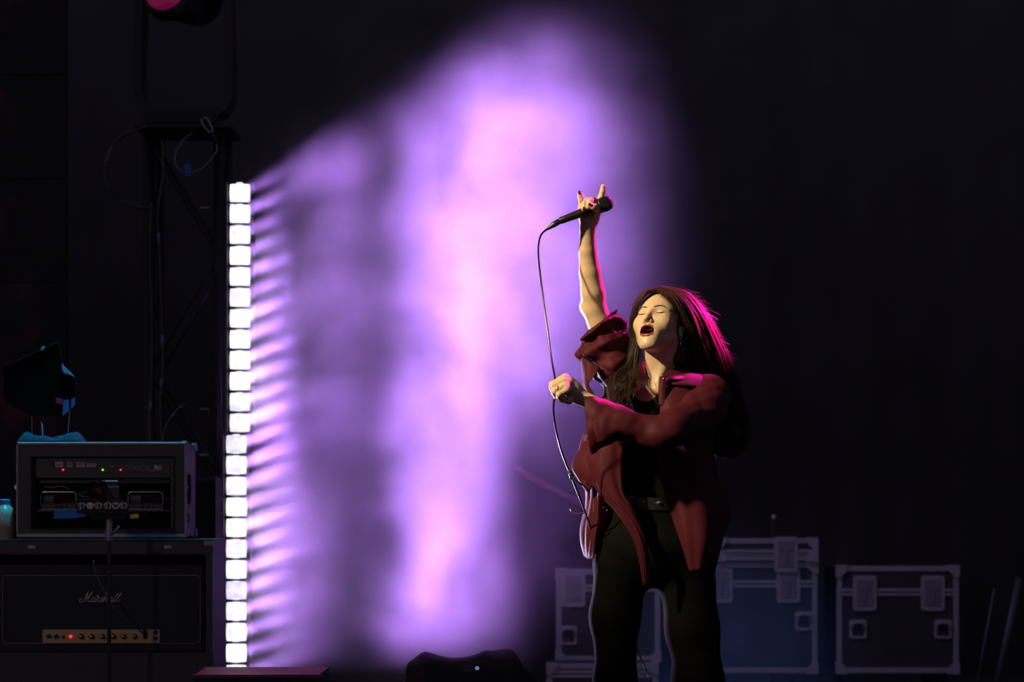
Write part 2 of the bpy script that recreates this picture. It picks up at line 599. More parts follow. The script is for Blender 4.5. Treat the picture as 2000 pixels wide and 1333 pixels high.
# rack case on top
M['lit_top_trim'] = principled('lit_top_edge_trim', (0.62, 0.62, 0.64), 0.6, 0.0)  # top trim only: brightness of the cyan-lit edge put into a paler colour
RY = 8.95
org = W(197, 1050, RY)
root = empty('rack_case', org, 'black rack road case with aluminium edges standing on the amplifier case', 'road case')
D = 0.30
m = MB()
pbox(m, 34, 866, 361, 892, RY, D, org)
pbox(m, 34, 1034, 361, 1047, RY, D, org)
pbox(m, 34, 892, 62, 1034, RY, D, org)
pbox(m, 340, 892, 361, 1034, RY, D, org)
pbox(m, 34, 866, 361, 1047, RY + D - .012, 0.012, org)
m.build('shell', M['laminate'], root)
for nm, (x0, y0, x1, y1) in {'a': (31.5, 863.5, 364, 868), 'b': (31.5, 1043.5, 364, 1049.5), 'c': (31.5, 868, 35.5, 1043.5), 'd': (360, 868, 364, 1043.5)}.items():
    m = MB(); pbox(m, x0, y0, x1, y1, RY - 0.008, 0.022, org, 0.0038 if nm == 'a' else 0.0025)
    m.build('edge_trim', M['lit_top_trim'] if nm == 'a' else M['alu_dull'], root)
# raised lip along the opening
m = MB()
pts = [W(x, y, RY - 0.002) - org for x, y in [(61, 891), (341, 891), (341, 1035), (61, 1035), (61, 891)]]
m.tube(pts, 0.003, 4, cap=False); m.build('opening_lip', M['black_paint'], root)
bx = W(364, 0, RY).x - org.x
for z in (W(0, 870, RY).z, W(0, 1042, RY).z):
    for dy in (0.015, D - 0.03):
        m = MB(); m.box((bx - 0.008, dy + 0.01, z - org.z), (0.022, 0.04, 0.03), bevel=0.004); m.build('corner_cap', M['alu_dull'], root)
m = MB(); m.box((bx - 0.001, 0.13, W(0, 955, RY).z - org.z), (0.012, 0.10, 0.10), bevel=0.003); m.build('side_handle', M['dark_metal'], root)
m = MB(); m.box((bx - 0.002, 0.02, W(0, 953, RY).z - org.z), (0.010, 0.03, 0.012), bevel=0.003)
m.box((bx - 0.002, 0.06, W(0, 1012, RY).z - org.z), (0.012, 0.012, 0.034), bevel=0.004); m.build('catch', M['alu'], root)
m = MB(); m.box((W(30, 0, RY).x - org.x, 0.02, W(0, 952, RY).z - org.z), (0.012, 0.02, 0.016), bevel=0.003); m.build('catch', M['alu'], root)
for x in (66.5, 336):
    m = MB(); pbox(m, x - 2.5, 893, x + 2.5, 1033, RY + 0.028, 0.004, org); m.build('rack_rail', M['dark_metal'], root)
    for y in (898, 909, 921, 933, 946, 958, 975, 992, 1006):
        m = MB(); p = W(x, y, RY + 0.028) - org
        m.lathe(p, (0, -1, 0), [(0, .0026), (.002, .0026), (.0026, .001)], 8); m.build('rail_screw', M['alu_dull'], root)

# switching unit in the rack
UY = RY + 0.024
org = W(200, 935, UY)
root = empty('rack_switcher', org, 'black rack switching unit with white label strips and red indicator lamps', 'rack unit')
m = MB(); pbox(m, 70, 894, 333, 934, UY, 0.2, org, 0.002); m.build('chassis', M['black_paint'], root)
for (x0, y0, x1, y1, t1, t2) in ((108.3, 902.7, 123, 912.8, '', 'SPARE'), (131.6, 903, 141.2, 912.8, 'AM', 'AMP'), (149, 902.7, 165, 913, 'MAIN', 'SPECIAL'), (168, 905.5, 187, 912.6, '', 'ACOUSTIC')):
    m = MB(); pbox(m, x0, y0, x1, y1, UY - 0.0008, 0.001, org); lb = m.build('label_strip', M['white_label'], root)
    for t, yy in ((t1, y0 + 4.2), (t2, y1 - 2.6)):
        if t:
            text_obj('lettering', t, x0 + 1.2, yy, UY - 0.0012, 3.2, M['print_dark'], lb, W(0, 0, UY) * 0 + org, stretch=(x1 - x0 - 2.4) / (len(t) * 2.9))
m = MB(); pbox(m, 96, 903, 106, 912, UY - 0.0008, 0.001, org); m.build('label_strip', principled('grey_label', (0.06, 0.06, 0.08), 0.7), root)
for x, y, mm in ((123.3, 918.3, 'led_red'), (200.8, 918.3, 'led_green'), (235.8, 918.3, 'led_red')):
    m = MB(); m.lathe(W(x, y, UY) - org, (0, -1, 0), [(0, .0036), (.003, .0036), (.005, .002)], 10); m.build('indicator_lamp', M[mm], root)
text_obj('lettering', 'MIDI', 198, 915, UY - .0005, 1.6, M['alu_dull'], root, org, 1.1)
text_obj('lettering', 'TUNER', 214, 912.5, UY - .0005, 2.0, M['logo_white'], root, org, 1.1)
text_obj('lettering', 'MULTISELECTOR', 242, 918, UY - .0005, 7.6, principled('grey_print', (0.24, 0.22, 0.30), 0.6), root, org, 0.62, 0.0004)
text_obj('lettering', 'CUSTOM', 242.5, 909.6, UY - .0005, 3.0, principled('grey_print_small', (0.24, 0.22, 0.30), 0.6), root, org, 1.0)
text_obj('lettering', 'PRO', 300.8, 918, UY - .0005, 8.0, M['logo_white'], root, org, 0.68, 0.0006)
text_obj('lettering', 'BY CUSTOM AUDIO SYSTEM', 279, 920.8, UY - .0005, 1.5, M['white_label'], root, org, 1.12)

# shelf unit with a row of tiny blue lamps
UY2 = RY + 0.06
org = W(230, 960, UY2)
root = empty('rack_power_unit', org, 'black rack unit with a row of tiny blue lamps above the cabling', 'rack unit')
m = MB(); pbox(m, 72, 937.5, 331, 944.5, UY2, 0.16, org, 0.002); pbox(m, 208, 944.5, 233, 974, UY2 + .01, 0.1, org, 0.002); m.build('chassis', M['black_paint'], root)
m = MB(); pbox(m, 208, 950.3, 233, 952.6, UY2 + .006, 0.006, org); m.build('silver_strip', M['alu_dull'], root)
for i in range(10):
    m = MB(); x = (200.2, *[205.8 + 2.75 * k for k in range(9)])[i]; pbox(m, x, 938.6, x + 1.1, 941, UY2 - .001, 0.002, org); m.build('indicator_lamp', M['led_blue'], root)
m = MB(); pbox(m, 242, 936, 315, 938.6, UY2 - .012, 0.02, org, .001); m.build('front_edge', principled('blue_edge', (0.03, 0.05, 0.14), 0.35, 0.6), root)

# two small valve heads with chrome guards
def valve_head(x0, x1, label, whole_right):
    Yv = RY + 0.05
    org = W((x0 + x1) / 2, 996, Yv)
    root = empty('small_valve_amplifier', org, label, 'amplifier', 'small chrome guarded amplifiers in the rack case')
    m = MB(); pbox(m, x0 + 1, 984, x1 - 1, 995.5, Yv + .002, 0.12, org, .002); m.build('chassis', M['black_paint'], root)
    out = rounded_rect(x0, 961.5, x1, 995.5, 7, 4, (1, 1, 0, 0))
    pts = [W(x, y, Yv) - org for x, y in out]; pts.append(pts[0])
    m = MB(); m.tube(pts, 0.0016, 6, cap=False); m.build('guard_frame', M['chrome'], root)
    m = MB(); pbox(m, x0 + 2, 963, x1 - 2, 984, Yv + 0.09, 0.03, org); m.build('transformer_cover', M['black_matte'], root)
    for k in range(4):
        x = x0 + 8 + k * 5
        m = MB(); p = W(x, 984, Yv + .035) - org
        m.lathe(p, (0, 0, 1), [(0, .0042), (.022, .0046), (.027, .003), (.030, .001)], 10); v = m.build('valve', M['valve_glass'], root, smooth=True)
    for k in range(3):
        p = W(x0 + 28 + k * 10, 989.5, Yv + .002) - org
        m = MB(); m.lathe(p, (0, -1, 0), [(0, .005), (.007, .0045), (.0075, .002)], 12); m.build('knob', M['dark_metal'], root)
    p = W(x0 + 48, 988.5, Yv) - org
    m = MB(); m.lathe(p, (0, -1, 0), [(0, .0018), (.005, .0016)], 8); m.build('switch', M['chrome'], root)


M['valve_glass'] = principled('valve_glass', (0.25, 0.27, 0.30), 0.08, 0.2, 0.8)
valve_head(80, 149, 'small chrome guarded valve amplifier, left of the guitar picks', False)
valve_head(250, 318, 'small chrome guarded valve amplifier, right of the guitar picks', True)
m = MB(); pbox(m, 72, 996, 331, 1000, RY + .03, 0.2, org := W(200, 1000, RY + .03), .001)
o = m.build('rack_shelf', M['dark_metal'], None, org); tag(o, 'thin dark metal shelf under the small valve amplifiers in the rack', 'shelf')

# patch cables and tape inside the rack
CY = RY + 0.035
def patch_cable(pts, r, mat, label):
    org = W(*pts[0])
    o = wire('patch_cable', [W(*p) for p in pts], r, mat, None, org)
    o.location = org
    return tag(o, label, 'cable', 'patch cables in the rack case')


M['cable_cyan'] = principled('cyan_cable', (0.05, 0.35, 0.75), 0.4)
M['cable_grey'] = principled('grey_cable', (0.35, 0.35, 0.42), 0.4)
M['cable_redblack'] = principled('dark_red_cable', (0.05, 0.01, 0.012), 0.45)
patch_cable([(86, 951, CY), (96, 952.5, CY - .005), (108, 952, CY), (118, 950.5, CY - .004), (128, 953, CY), (136, 957, CY + .005)], .0016, M['cable_grey'], 'pale patch cable arching over the left valve amplifier')
patch_cable([(152, 966, CY), (160, 963, CY - .006), (171, 960, CY)], .0015, M['cable_cyan'], 'upper bright blue patch cable behind the guitar picks')
patch_cable([(155, 968, CY), (163, 970.5, CY - .006), (173, 971, CY)], .0018, M['cable_cyan'], 'lower bright blue patch cable behind the guitar picks')
patch_cable([(166, 985, CY), (178, 986, CY - .006), (190, 985, CY)], .0018, M['cable_cyan'], 'short blue patch cable low between the picks')
for i, (a, b) in enumerate(((178, 190), (184, 197), (195, 204), (201, 208))):
    patch_cable([(a, 941, CY + .02), (a + 1, 955, CY - .012), ((a + b) / 2 + 1, 966, CY - .016), (b, 982, CY + .01)], .003, M['cable_redblack'],
                ('leftmost', 'second', 'third', 'rightmost')[i] + ' of the four black looms hanging behind the picks')
o = prism([(184.5, 955), (191, 953.5), (198, 963), (196, 967.5), (189, 966), (185, 960)], CY - .001, .004, W(190, 967, CY)).build('red_tape_flag', principled('red_tape', (0.62, 0.02, 0.08), .6), None, W(190, 967, CY))
tag(o, 'crimson tape flag among the black cables in the rack', 'tape')
org = W(135, 1015, RY - .004)
o = prism([(106, 996), (150, 996.5), (150, 1003), (170, 1003), (167, 1009), (150, 1013), (104, 1014)], RY - .002 + .02, .004, org).build('blue_tape_strip', M['blue_tape'], None, org)
tag(o, 'torn strip of blue tape under the left valve amplifier', 'tape')

# folded towel on the rack case
def cloth_pad(px0, px1, ytop, ybot, Y, depth, org, seed, nx=36, ny=14, amp=0.012):
    r_ = np.random.default_rng(seed)
    ph = r_.uniform(0, 6.28, 8)
    A = W(px0, ybot, Y); B = W(px1, ytop, Y)
    m = MB(); vs = []; fs = []
    L_ = B.x - A.x; Hh = B.z - A.z
    for j in range(ny + 1):
        for i in range(nx + 1):
            u = i / nx; v = j / ny
            edge = min(1, 9 * u, 9 * (1 - u)) ** 0.5 * min(1, 5 * v, 5 * (1 - v)) ** 0.5
            h = Hh * (0.62 + 0.25 * math.sin(u * 7 + ph[0] + v * 2) + 0.13 * math.sin(u * 17 + ph[1] - v * 4)) * edge
            vs.append((A.x + L_ * u - org.x, Y + depth * v - org.y, A.z - org.z + max(0.002, h)))
    for j in range(ny):
        for i in range(nx):
            a = j * (nx + 1) + i
            fs.append((a, a + 1, a + nx + 2, a + nx + 1))
    n0 = len(vs)
    vs += [(x, y, A.z - org.z) for x, y, z in vs]
    for j in range(ny):
        for i in range(nx):
            a = n0 + j * (nx + 1) + i
            fs.append((a, a + nx + 1, a + nx + 2, a + 1))
    for i in range(nx):
        fs.append((i, n0 + i, n0 + i + 1, i + 1)); k = ny * (nx + 1) + i
        fs.append((k + 1, n0 + k + 1, n0 + k, k))
    for j in range(ny):
        a = j * (nx + 1); b = a + nx + 1
        fs.append((a, b, n0 + b, n0 + a)); a += nx; b += nx
        fs.append((b, a, n0 + a, n0 + b))
    return m.add(vs, fs)


org = W(93, 863, RY + .03)
o = cloth_pad(33, 153, 842, 862.8, RY + .03, .2, org, 3).build('folded_towel', principled('navy_towel', (0.006, 0.010, 0.022), .95, bump=(300, .6)), None, org, True)
tag(o, 'dark navy folded towel lying on top of the rack case', 'towel')

# taped paddle aerial standing in the towel
PYd = RY + .10
org = W(95, 850, PYd)
root = empty('paddle_aerial', org, 'black flat paddle aerial with blue and red tape, standing on the towel', 'aerial')
prism([(6, 716), (114, 668), (122, 711), (146, 739), (147, 778), (124, 812), (62, 813), (16, 788), (6, 775)], PYd, .012, org).build('paddle', principled('paddle_black', (.005, .005, .006), .9, 0, .05), root)
m = MB(); m.tube([W(x, y, PYd - .001) - org for x, y in ((6, 775), (5.5, 719), (8, 715.5), (60, 693), (112, 669))], .0009, 5); m.build('edge_wire', M['dark_metal'], root)
prism([(79, 684.5), (81, 678), (84.5, 675.5), (87.5, 679), (84, 683)], PYd - .003, .003, org).build('blue_tape', M['blue_lit'] if 'blue_lit' in M else M.setdefault('blue_lit', principled('lit_blue_tape', (0.10, 0.75, 0.95), .8)), root)  # brighter copy of the blue tape, with the cyan light in its colour
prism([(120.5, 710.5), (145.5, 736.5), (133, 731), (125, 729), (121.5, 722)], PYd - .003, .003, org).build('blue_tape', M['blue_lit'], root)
prism([(124, 783), (129, 781), (134, 780.5), (134.5, 803), (121.8, 813)], PYd - .003, .003, org).build('blue_tape', M['blue_tape'], root)
prism([(139, 780), (147, 777), (146.5, 792), (139, 798)], PYd - .003, .003, org).build('blue_tape', M['blue_tape'], root)
prism([(109.5, 776.5), (122.5, 779.5), (122, 790.5), (109, 787.5)], PYd - .003, .003, org).build('red_tape', principled('magenta_tape', (0.55, 0.01, 0.14), .7), root)
for (x0, y0, x1, y1, r) in ((62, 808, 63, 856, .0012), (136.5, 799, 132, 856, .0016)):
    m = MB(); m.tube([W(x0, y0, PYd + .005) - org, W(x1, y1, PYd + .005) - org], r, 6); m.build('support_rod', M['alu'], root)
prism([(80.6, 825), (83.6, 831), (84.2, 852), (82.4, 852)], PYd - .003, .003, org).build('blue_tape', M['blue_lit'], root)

# plastic jug beside the rack case
org = W(9, 1056, AY + .12)
root = empty('plastic_jug', org, 'brown tinted plastic jug with a blue cap beside the rack case', 'jug')
pxm = (AY + .12) / F
m = MB()
prof = [(0, 21), (1, 23), (30, 23), (50, 22.5), (58, 20), (64, 15), (68, 11.5), (70, 10.5)]
m.lathe((0, 0, 0), (0, 0, 1), [(z * pxm, r * pxm) for z, r in prof], 24)
M['jug'] = principled('tinted_plastic', (0.42, 0.24, 0.17), .3, spec=.4)
m.build('body', M['jug'], root, smooth=True)
m = MB(); m.lathe((0, 0, 70 * pxm), (0, 0, 1), [(0, 11 * pxm), (9 * pxm, 11 * pxm), (10 * pxm, 10 * pxm), (10.2 * pxm, 0)], 24)
m.build('cap', principled('blue_cap', (0.04, 0.30, 0.65), .5), root)

# dark equipment trunk behind the rack case
TY = 9.45
org = W(330, 0, TY); org.z = 0
root = empty('equipment_trunk', org, 'tall plain dark equipment trunk behind the rack case', 'trunk')
a = W(255, 0, TY).x; b = W(420, 0, TY).x; top = W(0, 930, TY).z
m = MB(); m.box(((a + b) / 2 - org.x, .12, top / 2), (b - a, .24, top - .002), bevel=.008); m.build('body', principled('trunk_black', (.010, .010, .012), .7), root)
for z in (top - .012,):
    m = MB(); m.box(((a + b) / 2 - org.x, -.004, z), (b - a + .01, .02, .016), bevel=.004); m.build('edge_trim', principled('blue_grey_trim', (.10, .11, .18), .5, .6), root)
for z in (top * .35, top * .7):
    m = MB(); m.box(((a + b) / 2 - org.x + .1, -.006, z), (.08, .016, .09), bevel=.004); m.build('catch', M['dark_metal'], root)

# pick holder on a straight stand in front of the rack
SY = 8.62
org = W(213, 0, SY); org.z = 0
root = empty('pick_holder_stand', org, 'thin black upright stand with a tray of guitar picks before the rack', 'stand')
m = MB(); m.tube([Vector((0, 0, .02)), Vector((0, 0, W(0, 1054, SY).z))], .0066, 10); m.build('lower_tube', M['black_paint'], root)
m = MB(); m.lathe((0, 0, W(0, 1058, SY).z), (0, 0, 1), [(0, .012), (.004, .0125), (.03, .0125), (.034, .011), (.07, .0105), (.072, .009)], 14); m.build('clutch', M['alu_dull'], root, smooth=True)
m = MB(); m.tube([W(220, 1043, SY) - org, W(224, 1040, SY - .01) - org, W(233, 1028, SY - .012) - org], [.004, .005, .0035], 8); m.build('wing_lever', M['alu_dull'], root, smooth=True)
m = MB(); pbox(m, 158, 994.5, 250, 1005, SY - .01, .03, org, .002); pbox(m, 176, 1003, 244, 1016, SY - .002, .02, org, .002); m.build('tray', M['black_matte'], root)
m = MB()
for k in range(3):
    a_ = math.radians(90 + 120 * k)
    m2 = MB(); m2.tube([Vector((0, 0, .14)), Vector((.12 * math.cos(a_), .12 * math.sin(a_), .08)), Vector((.26 * math.cos(a_), .26 * math.sin(a_), .012))], .006, 8); m2.build('leg', M['black_paint'], root)
o = prism([(253.8, 1006), (270, 1003.5), (271.5, 1012.5), (255, 1013.8)], RY - .012, .0015, W(262, 1014, RY - .012)).build('yellow_tape', M['yellow_tape'], None, W(262, 1014, RY - .012))
tag(o, 'small piece of yellow tape at the right of the pick tray', 'tape')
def pick_outline(cx, cy, s):
    pts = []
    for k in range(18):
        a_ = 2 * math.pi * k / 18
        r = 7.2 * (1 + .05 * math.cos(3 * (a_ + math.pi / 2)))
        pts.append((cx + s * r * math.cos(a_), cy - s * r * math.sin(a_)))
    return pts
M['pick_white'] = principled('white_pick', (.62, .60, .63), .4)
M['pick_dark'] = principled('dark_print_pick', (.03, .03, .035), .5)
M['pick_tan'] = principled('tan_print', (.34, .17, .10), .5)
PICKS = [(159, 'face', 'leftmost guitar pick with a tan and dark print on the tray'), (175.8, 'plain', 'pale grey guitar pick, second from the left on the tray'),
         (191.7, 'face', 'guitar pick with tan and dark print, third from the left'), (210, 'face', 'guitar pick with tan and dark print, fourth from the left'),
         (225.6, 'butterfly', 'white guitar pick with a dark butterfly print on the tray'), (240.7, 'face', 'rightmost guitar pick with a tan and dark print on the tray')]
for x, kind, lab in PICKS:
    po = W(x, 989.5 + 6, SY - .008)
    pr = empty('guitar_pick', po, lab, 'guitar pick', 'guitar picks in the tray')
    prism(pick_outline(x, 988.5, 1.0), SY - .008, .0012, po).build('plate', M['pick_white'], pr)
    if kind == 'face':
        prism([(x - 1 + 5.6 * math.cos(a_), 988.6 - 5.6 * math.sin(a_)) for a_ in np.linspace(math.pi * .55, math.pi * 1.45, 9)], SY - .0088, .0008, po).build('print', M['pick_tan'], pr)
        prism([(x - .6 + 5.9 * math.cos(a_), 988.6 - 5.9 * math.sin(a_)) for a_ in np.linspace(-math.pi * .5, math.pi * .5, 9)], SY - .0088, .0008, po).build('print', M['pick_dark'], pr)
    elif kind == 'butterfly':
        wing = [(0, -1), (3, -4.5), (5.2, -4), (4.6, -.5), (3.2, .8), (3.4, 3.2), (1.4, 4), (0, 1.6), (-1.4, 4), (-3.4, 3.2), (-3.2, .8), (-4.6, -.5), (-5.2, -4), (-3, -4.5)]
        prism([(x + a_, 988.6 + b_) for a_, b_ in wing], SY - .0088, .0008, po).build('print', M['pick_dark'], pr)
    else:
        pts = [W(x + 3.6 * math.cos(a_), 988.6 + 3.6 * math.sin(a_), SY - .0085) - po for a_ in np.linspace(0, 2 * math.pi, 13)]
        m = MB(); m.tube(pts, .0006, 4, cap=False); m.build('print', M['alu_dull'], pr)

# ------------------------------------------------------------------ lighting tower behind the battens
TWY = 11.0
org = W(368, 0, TWY); org.z = 0
root = empty('truss_tower', org, 'black vertical lattice truss tower behind the LED battens', 'truss')
zt = W(0, 262, TWY).z
hw = .145
M['truss'] = principled('black_truss', (.035, .035, .042), .35, .6)
k = 0
for sx in (-1, 1):
    for sy in (-1, 1):
        m = MB(); m.tube([Vector((sx * hw, sy * hw, 0)), Vector((sx * hw, sy * hw, zt))], .024, 12); m.build('chord', M['truss'], root, smooth=True)
for face in range(4):
    for i in range(5):
        z0 = .1 + i * (zt - .15) / 5; z1 = z0 + (zt - .15) / 5
        s = 1 if i % 2 else -1
        if face < 2:
            y = hw * (1 if face else -1); a, b = Vector((-s * hw, y, z0)), Vector((s * hw, y, z1))
        else:
            x = hw * (1 if face == 3 else -1); a, b = Vector((x, -s * hw, z0)), Vector((x, s * hw, z1))
        m = MB(); m.tube([a, b], .010, 8); m.build('diagonal', M['truss'], root)
for (px, py) in ((400, 407), (400, 801), (398, 890)):
    m = MB(); m.tube([W(px - 9, py, TWY - hw - .03) - org, W(px + 9, py, TWY - hw - .03) - org], .008, 8)
    m.build('clamp_bolt', principled('brass_bolt', (.40, .26, .22), .4, .8), root)
m = MB(); m.box((0, 0, zt + .006), (.40, .40, .012)); m.build('top_plate', M['black_paint'], root)
# tape mark
o = prism([(360, 319), (372.5, 319), (372.5, 344), (360, 344)], TWY - hw - .028, .002, W(366, 344, TWY - hw)).build('blue_tape_mark', M['blue_tape'], None, W(366, 344, TWY - hw))
tag(o, 'small upright piece of blue tape on the truss tower', 'tape')

# moving head lamp on the tower
org = Vector((W(362, 0, TWY).x, TWY, zt + .013))
root = empty('moving_head_lamp', org, 'black moving head lamp with rounded yoke on the truss tower', 'stage light')
P2 = TWY / F
def fx(px, py): return W(px, py, TWY) - org
m = MB(); m.box((0, 0, .030), (.30, .30, .058), bevel=.012); m.build('base', M['black_paint'], root)
m = MB()
path = crom([fx(277, -20), fx(275, 60), fx(273, 150), fx(276, 195), fx(296, 222), fx(362, 229), fx(428, 222), fx(448, 195), fx(451, 150), fx(449, 60), fx(447, -20)], 5)
for a, b in zip(path[:-1], path[1:]):
    pass
vs = []; fs = []
for i, p in enumerate(path):
    a = path[max(i - 1, 0)]; b = path[min(i + 1, len(path) - 1)]
    t = (b - a).normalized(); nrm = Vector((t.z, 0, -t.x)) * .018
    for q in (p + nrm + Vector((0, -.09, 0)), p - nrm + Vector((0, -.09, 0)), p - nrm + Vector((0, .09, 0)), p + nrm + Vector((0, .09, 0))):
        vs.append(q)
for i in range(len(path) - 1):
    for kk in range(4):
        fs.append((i * 4 + kk, i * 4 + (kk + 1) % 4, i * 4 + 4 + (kk + 1) % 4, i * 4 + 4 + kk))
fs.append((0, 1, 2, 3)); fs.append((len(path) * 4 - 1, len(path) * 4 - 2, len(path) * 4 - 3, len(path) * 4 - 4))
m.add(vs, fs); m.build('yoke', principled('yoke_paint', (.03, .03, .04), .4), root)
hc = fx(362, -30)
hd = Vector((-.22, -.9, .25)).normalized()
m = MB(); m.lathe(hc - hd * .20, hd, [(0, .03), (.01, .10), (.12, .14), (.30, .15), (.40, .13), (.42, .10)], 28); m.build('head', M['black_paint'], root, smooth=True)
lc = W(324, -14, TWY - .24) - org + Vector((0, .24, 0))
m = MB(); m.lathe(lc + Vector((0, -.24, 0)), hd, [(-.06, .10), (0, .098), (.012, .092)], 28); m.build('lens_ring', M['black_paint'], root, smooth=True)
m = MB(); m.lathe(lc + Vector((0, -.24, 0)), hd, [(.006, .088), (.022, .075), (.034, .045), (.04, .0)], 28)
m.build('front_lens', principled('magenta_lens', (.25, .01, .08), .08, 0, 1.0, emit=((1.0, .02, .25), .10)), root, smooth=True)  # pink glint put into the lens colour and a faint emission
ge = principled('magenta_glow', (.4, .02, .15), .2, emit=((1.0, .06, .35), 1.1)); ge.cycles.emission_sampling = 'NONE'
m = MB(); m.lathe(lc + Vector((.012, -.285, .012)), hd, [(0, .030), (.008, .022), (.012, 0)], 16); m.build('lens_glint', ge, root, smooth=True)  # small glowing cap draws the pink glint on the lens
# safety wire with carabiner
root = empty('safety_wire', W(403, 232, 10.75), 'steel safety wire with a snap hook hanging below the moving head', 'wire')
org = W(403, 232, 10.75)
ring = [W(x, y, 10.75) for x, y in ((396, 232), (394, 236), (398, 246), (408, 258), (414, 258), (415, 252), (408, 238), (403, 230), (396, 232))]
m = MB(); m.tube([p - org for p in crom(ring, 4)], .0036, 8); m.build('snap_hook', M['alu'], root, smooth=True)
m = MB(); m.tube([W(414, 258, 10.75) - org, W(417, 266, 10.75) - org, W(422, 281, 10.75) - org], [.006, .008, .009], 8); m.build('ferrule', M['dark_metal'], root, smooth=True)
wire('cable', [W(421, 278, 10.75), W(424, 292, 10.75), W(412, 312, 10.74), W(392, 330, 10.74), W(368, 338, 10.74), W(345, 325, 10.75), W(343, 300, 10.76), W(355, 278, 10.77), W(376, 258, 10.8)], .0028, principled('steel_wire', (.3, .3, .34), .35, .9), root, org)
org = W(232, 270, 10.8)
root = empty('cable_loop', org, 'wide loop of black cable hanging left of the truss tower', 'cable')
wire('cable', [W(292, 246, 10.74), W(262, 256, 10.76), W(232, 272, 10.8), W(214, 295, 10.8), (W(205, 330, 10.8)), W(210, 362, 10.8), W(228, 386, 10.8), W(260, 402, 10.77), W(292, 408, 10.75)], .0055, principled('glossy_cable', (.03, .03, .04), .16, 0, .8), root, org, 8, 8)
m = MB(); m.tube([p - org for p in crom([W(208, 318, 10.795), W(211, 303, 10.795), W(217, 290, 10.795)], 4)], .0085, 8); m.build('sleeve', principled('grey_sleeve', (.16, .12, .15), .4), root, smooth=True)
# cables running down the tower
for i, pts in enumerate((((316, 272), (318, 340), (308, 420), (312, 520), (316, 620), (318, 720), (313, 780), (316, 862), (318, 930), (319, 1100), (318, 1300), (330, 1438)),
                         ((296, 395), (293, 500), (297, 640), (295, 760), (293, 830), (297, 930), (296, 1100), (292, 1300), (280, 1438)),
                         ((362, 790), (345, 802), (330, 822), (320, 850), (318, 900), (320, 960), (325, 1150), (322, 1300), (345, 1438)))):
    org = W(pts[-1][0], pts[-1][1], 10.78)
    o = wire('hanging_cable', [W(x, y, 10.78 - .01 * i) for x, y in pts], .005, principled('shiny_black_cable', (.05, .05, .07), .2, 0, .8), None, org, 8, 8)
    o.location = org
    tag(o, ('long black cable running down the middle of the truss tower', 'black cable along the left chord of the truss tower', 'short curved black cable low on the truss tower')[i], 'cable', 'cables on the truss tower')
    for j, (a, b) in enumerate(((2, 3), (4, 5), (5, 6)) if i == 0 else (((3, 4),) if i == 1 else ((0, 1), (1, 2)))):
        p0 = W(*pts[a], 10.772 - .01 * i); p1 = W(*pts[b], 10.772 - .01 * i)
        q = p0.lerp(p1, .35) - org; q2 = p0.lerp(p1, .60) - org
        m = MB(); m.tube([q, q2], .0062, 8); m.build('cable_tape', principled('grey_cable_tape', (.30, .27, .36), .35), o, smooth=True)

# ------------------------------------------------------------------ LED video wall far left
VY = 12.6
org = W(30, 0, VY); org.z = 0
def led_mat():
    m = bpy.data.materials.new('dim_led_pixels'); m.use_nodes = True
    nt = m.node_tree; b = nt.nodes['Principled BSDF']
    b.inputs['Base Color'].default_value = (.012, .010, .014, 1); b.inputs['Roughness'].default_value = .6
    tc = nt.nodes.new('ShaderNodeTexCoord')
    # LED dots on a regular pitch
    sx = nt.nodes.new('ShaderNodeSeparateXYZ'); nt.links.new(tc.outputs['Object'], sx.inputs[0])
    def dot(sock):
        a = nt.nodes.new('ShaderNodeMath'); a.operation = 'MULTIPLY'; a.inputs[1].default_value = 2 * math.pi / .0105
        nt.links.new(sock, a.inputs[0])
        s = nt.nodes.new('ShaderNodeMath'); s.operation = 'SINE'; nt.links.new(a.outputs[0], s.inputs[0])
        r = nt.nodes.new('ShaderNodeMapRange'); r.inputs['From Min'].default_value = 0; r.inputs['From Max'].default_value = 1
        nt.links.new(s.outputs[0], r.inputs['Value']); return r.outputs['Result']
    mu = nt.nodes.new('ShaderNodeMath'); mu.operation = 'MULTIPLY'
    nt.links.new(dot(sx.outputs['X']), mu.inputs[0]); nt.links.new(dot(sx.outputs['Z']), mu.inputs[1])
    n = nt.nodes.new('ShaderNodeTexNoise'); n.inputs['Scale'].default_value = 2.4; n.inputs['Detail'].default_value = 3
    nt.links.new(tc.outputs['Object'], n.inputs['Vector'])
    r = nt.nodes.new('ShaderNodeMapRange'); r.inputs['From Min'].default_value = .50; r.inputs['From Max'].default_value = .78
    r.inputs['To Max'].default_value = .085
    nt.links.new(n.outputs['Fac'], r.inputs['Value'])
    m2 = nt.nodes.new('ShaderNodeMath'); m2.operation = 'MULTIPLY'
    nt.links.new(mu.outputs[0], m2.inputs[0]); nt.links.new(r.outputs['Result'], m2.inputs[1])
    b.inputs['Emission Color'].default_value = (.9, .05, .16, 1)
    nt.links.new(m2.outputs[0], b.inputs['Emission Strength'])
    m.cycles.emission_sampling = 'NONE'
    return m
M['led_wall'] = led_mat()
root = empty('led_video_wall', org, 'dark LED video wall with faint red pixels at the far left', 'screen')
xr = W(128, 0, VY).x
for c in range(3):
    for r in range(8):
        x1 = xr - c * .5 - org.x; z0 = .05 + r * .5
        m = MB(); m.box((x1 - .25, .04, z0 + .25), (.497, .08, .497), bevel=.002)
        m.build('panel', M['led_wall'], root)
m = MB(); m.box((xr - .75 - org.x, .12, 2.0), (.06, .06, 4.0)); m.build('support_post', M['black_paint'], root)

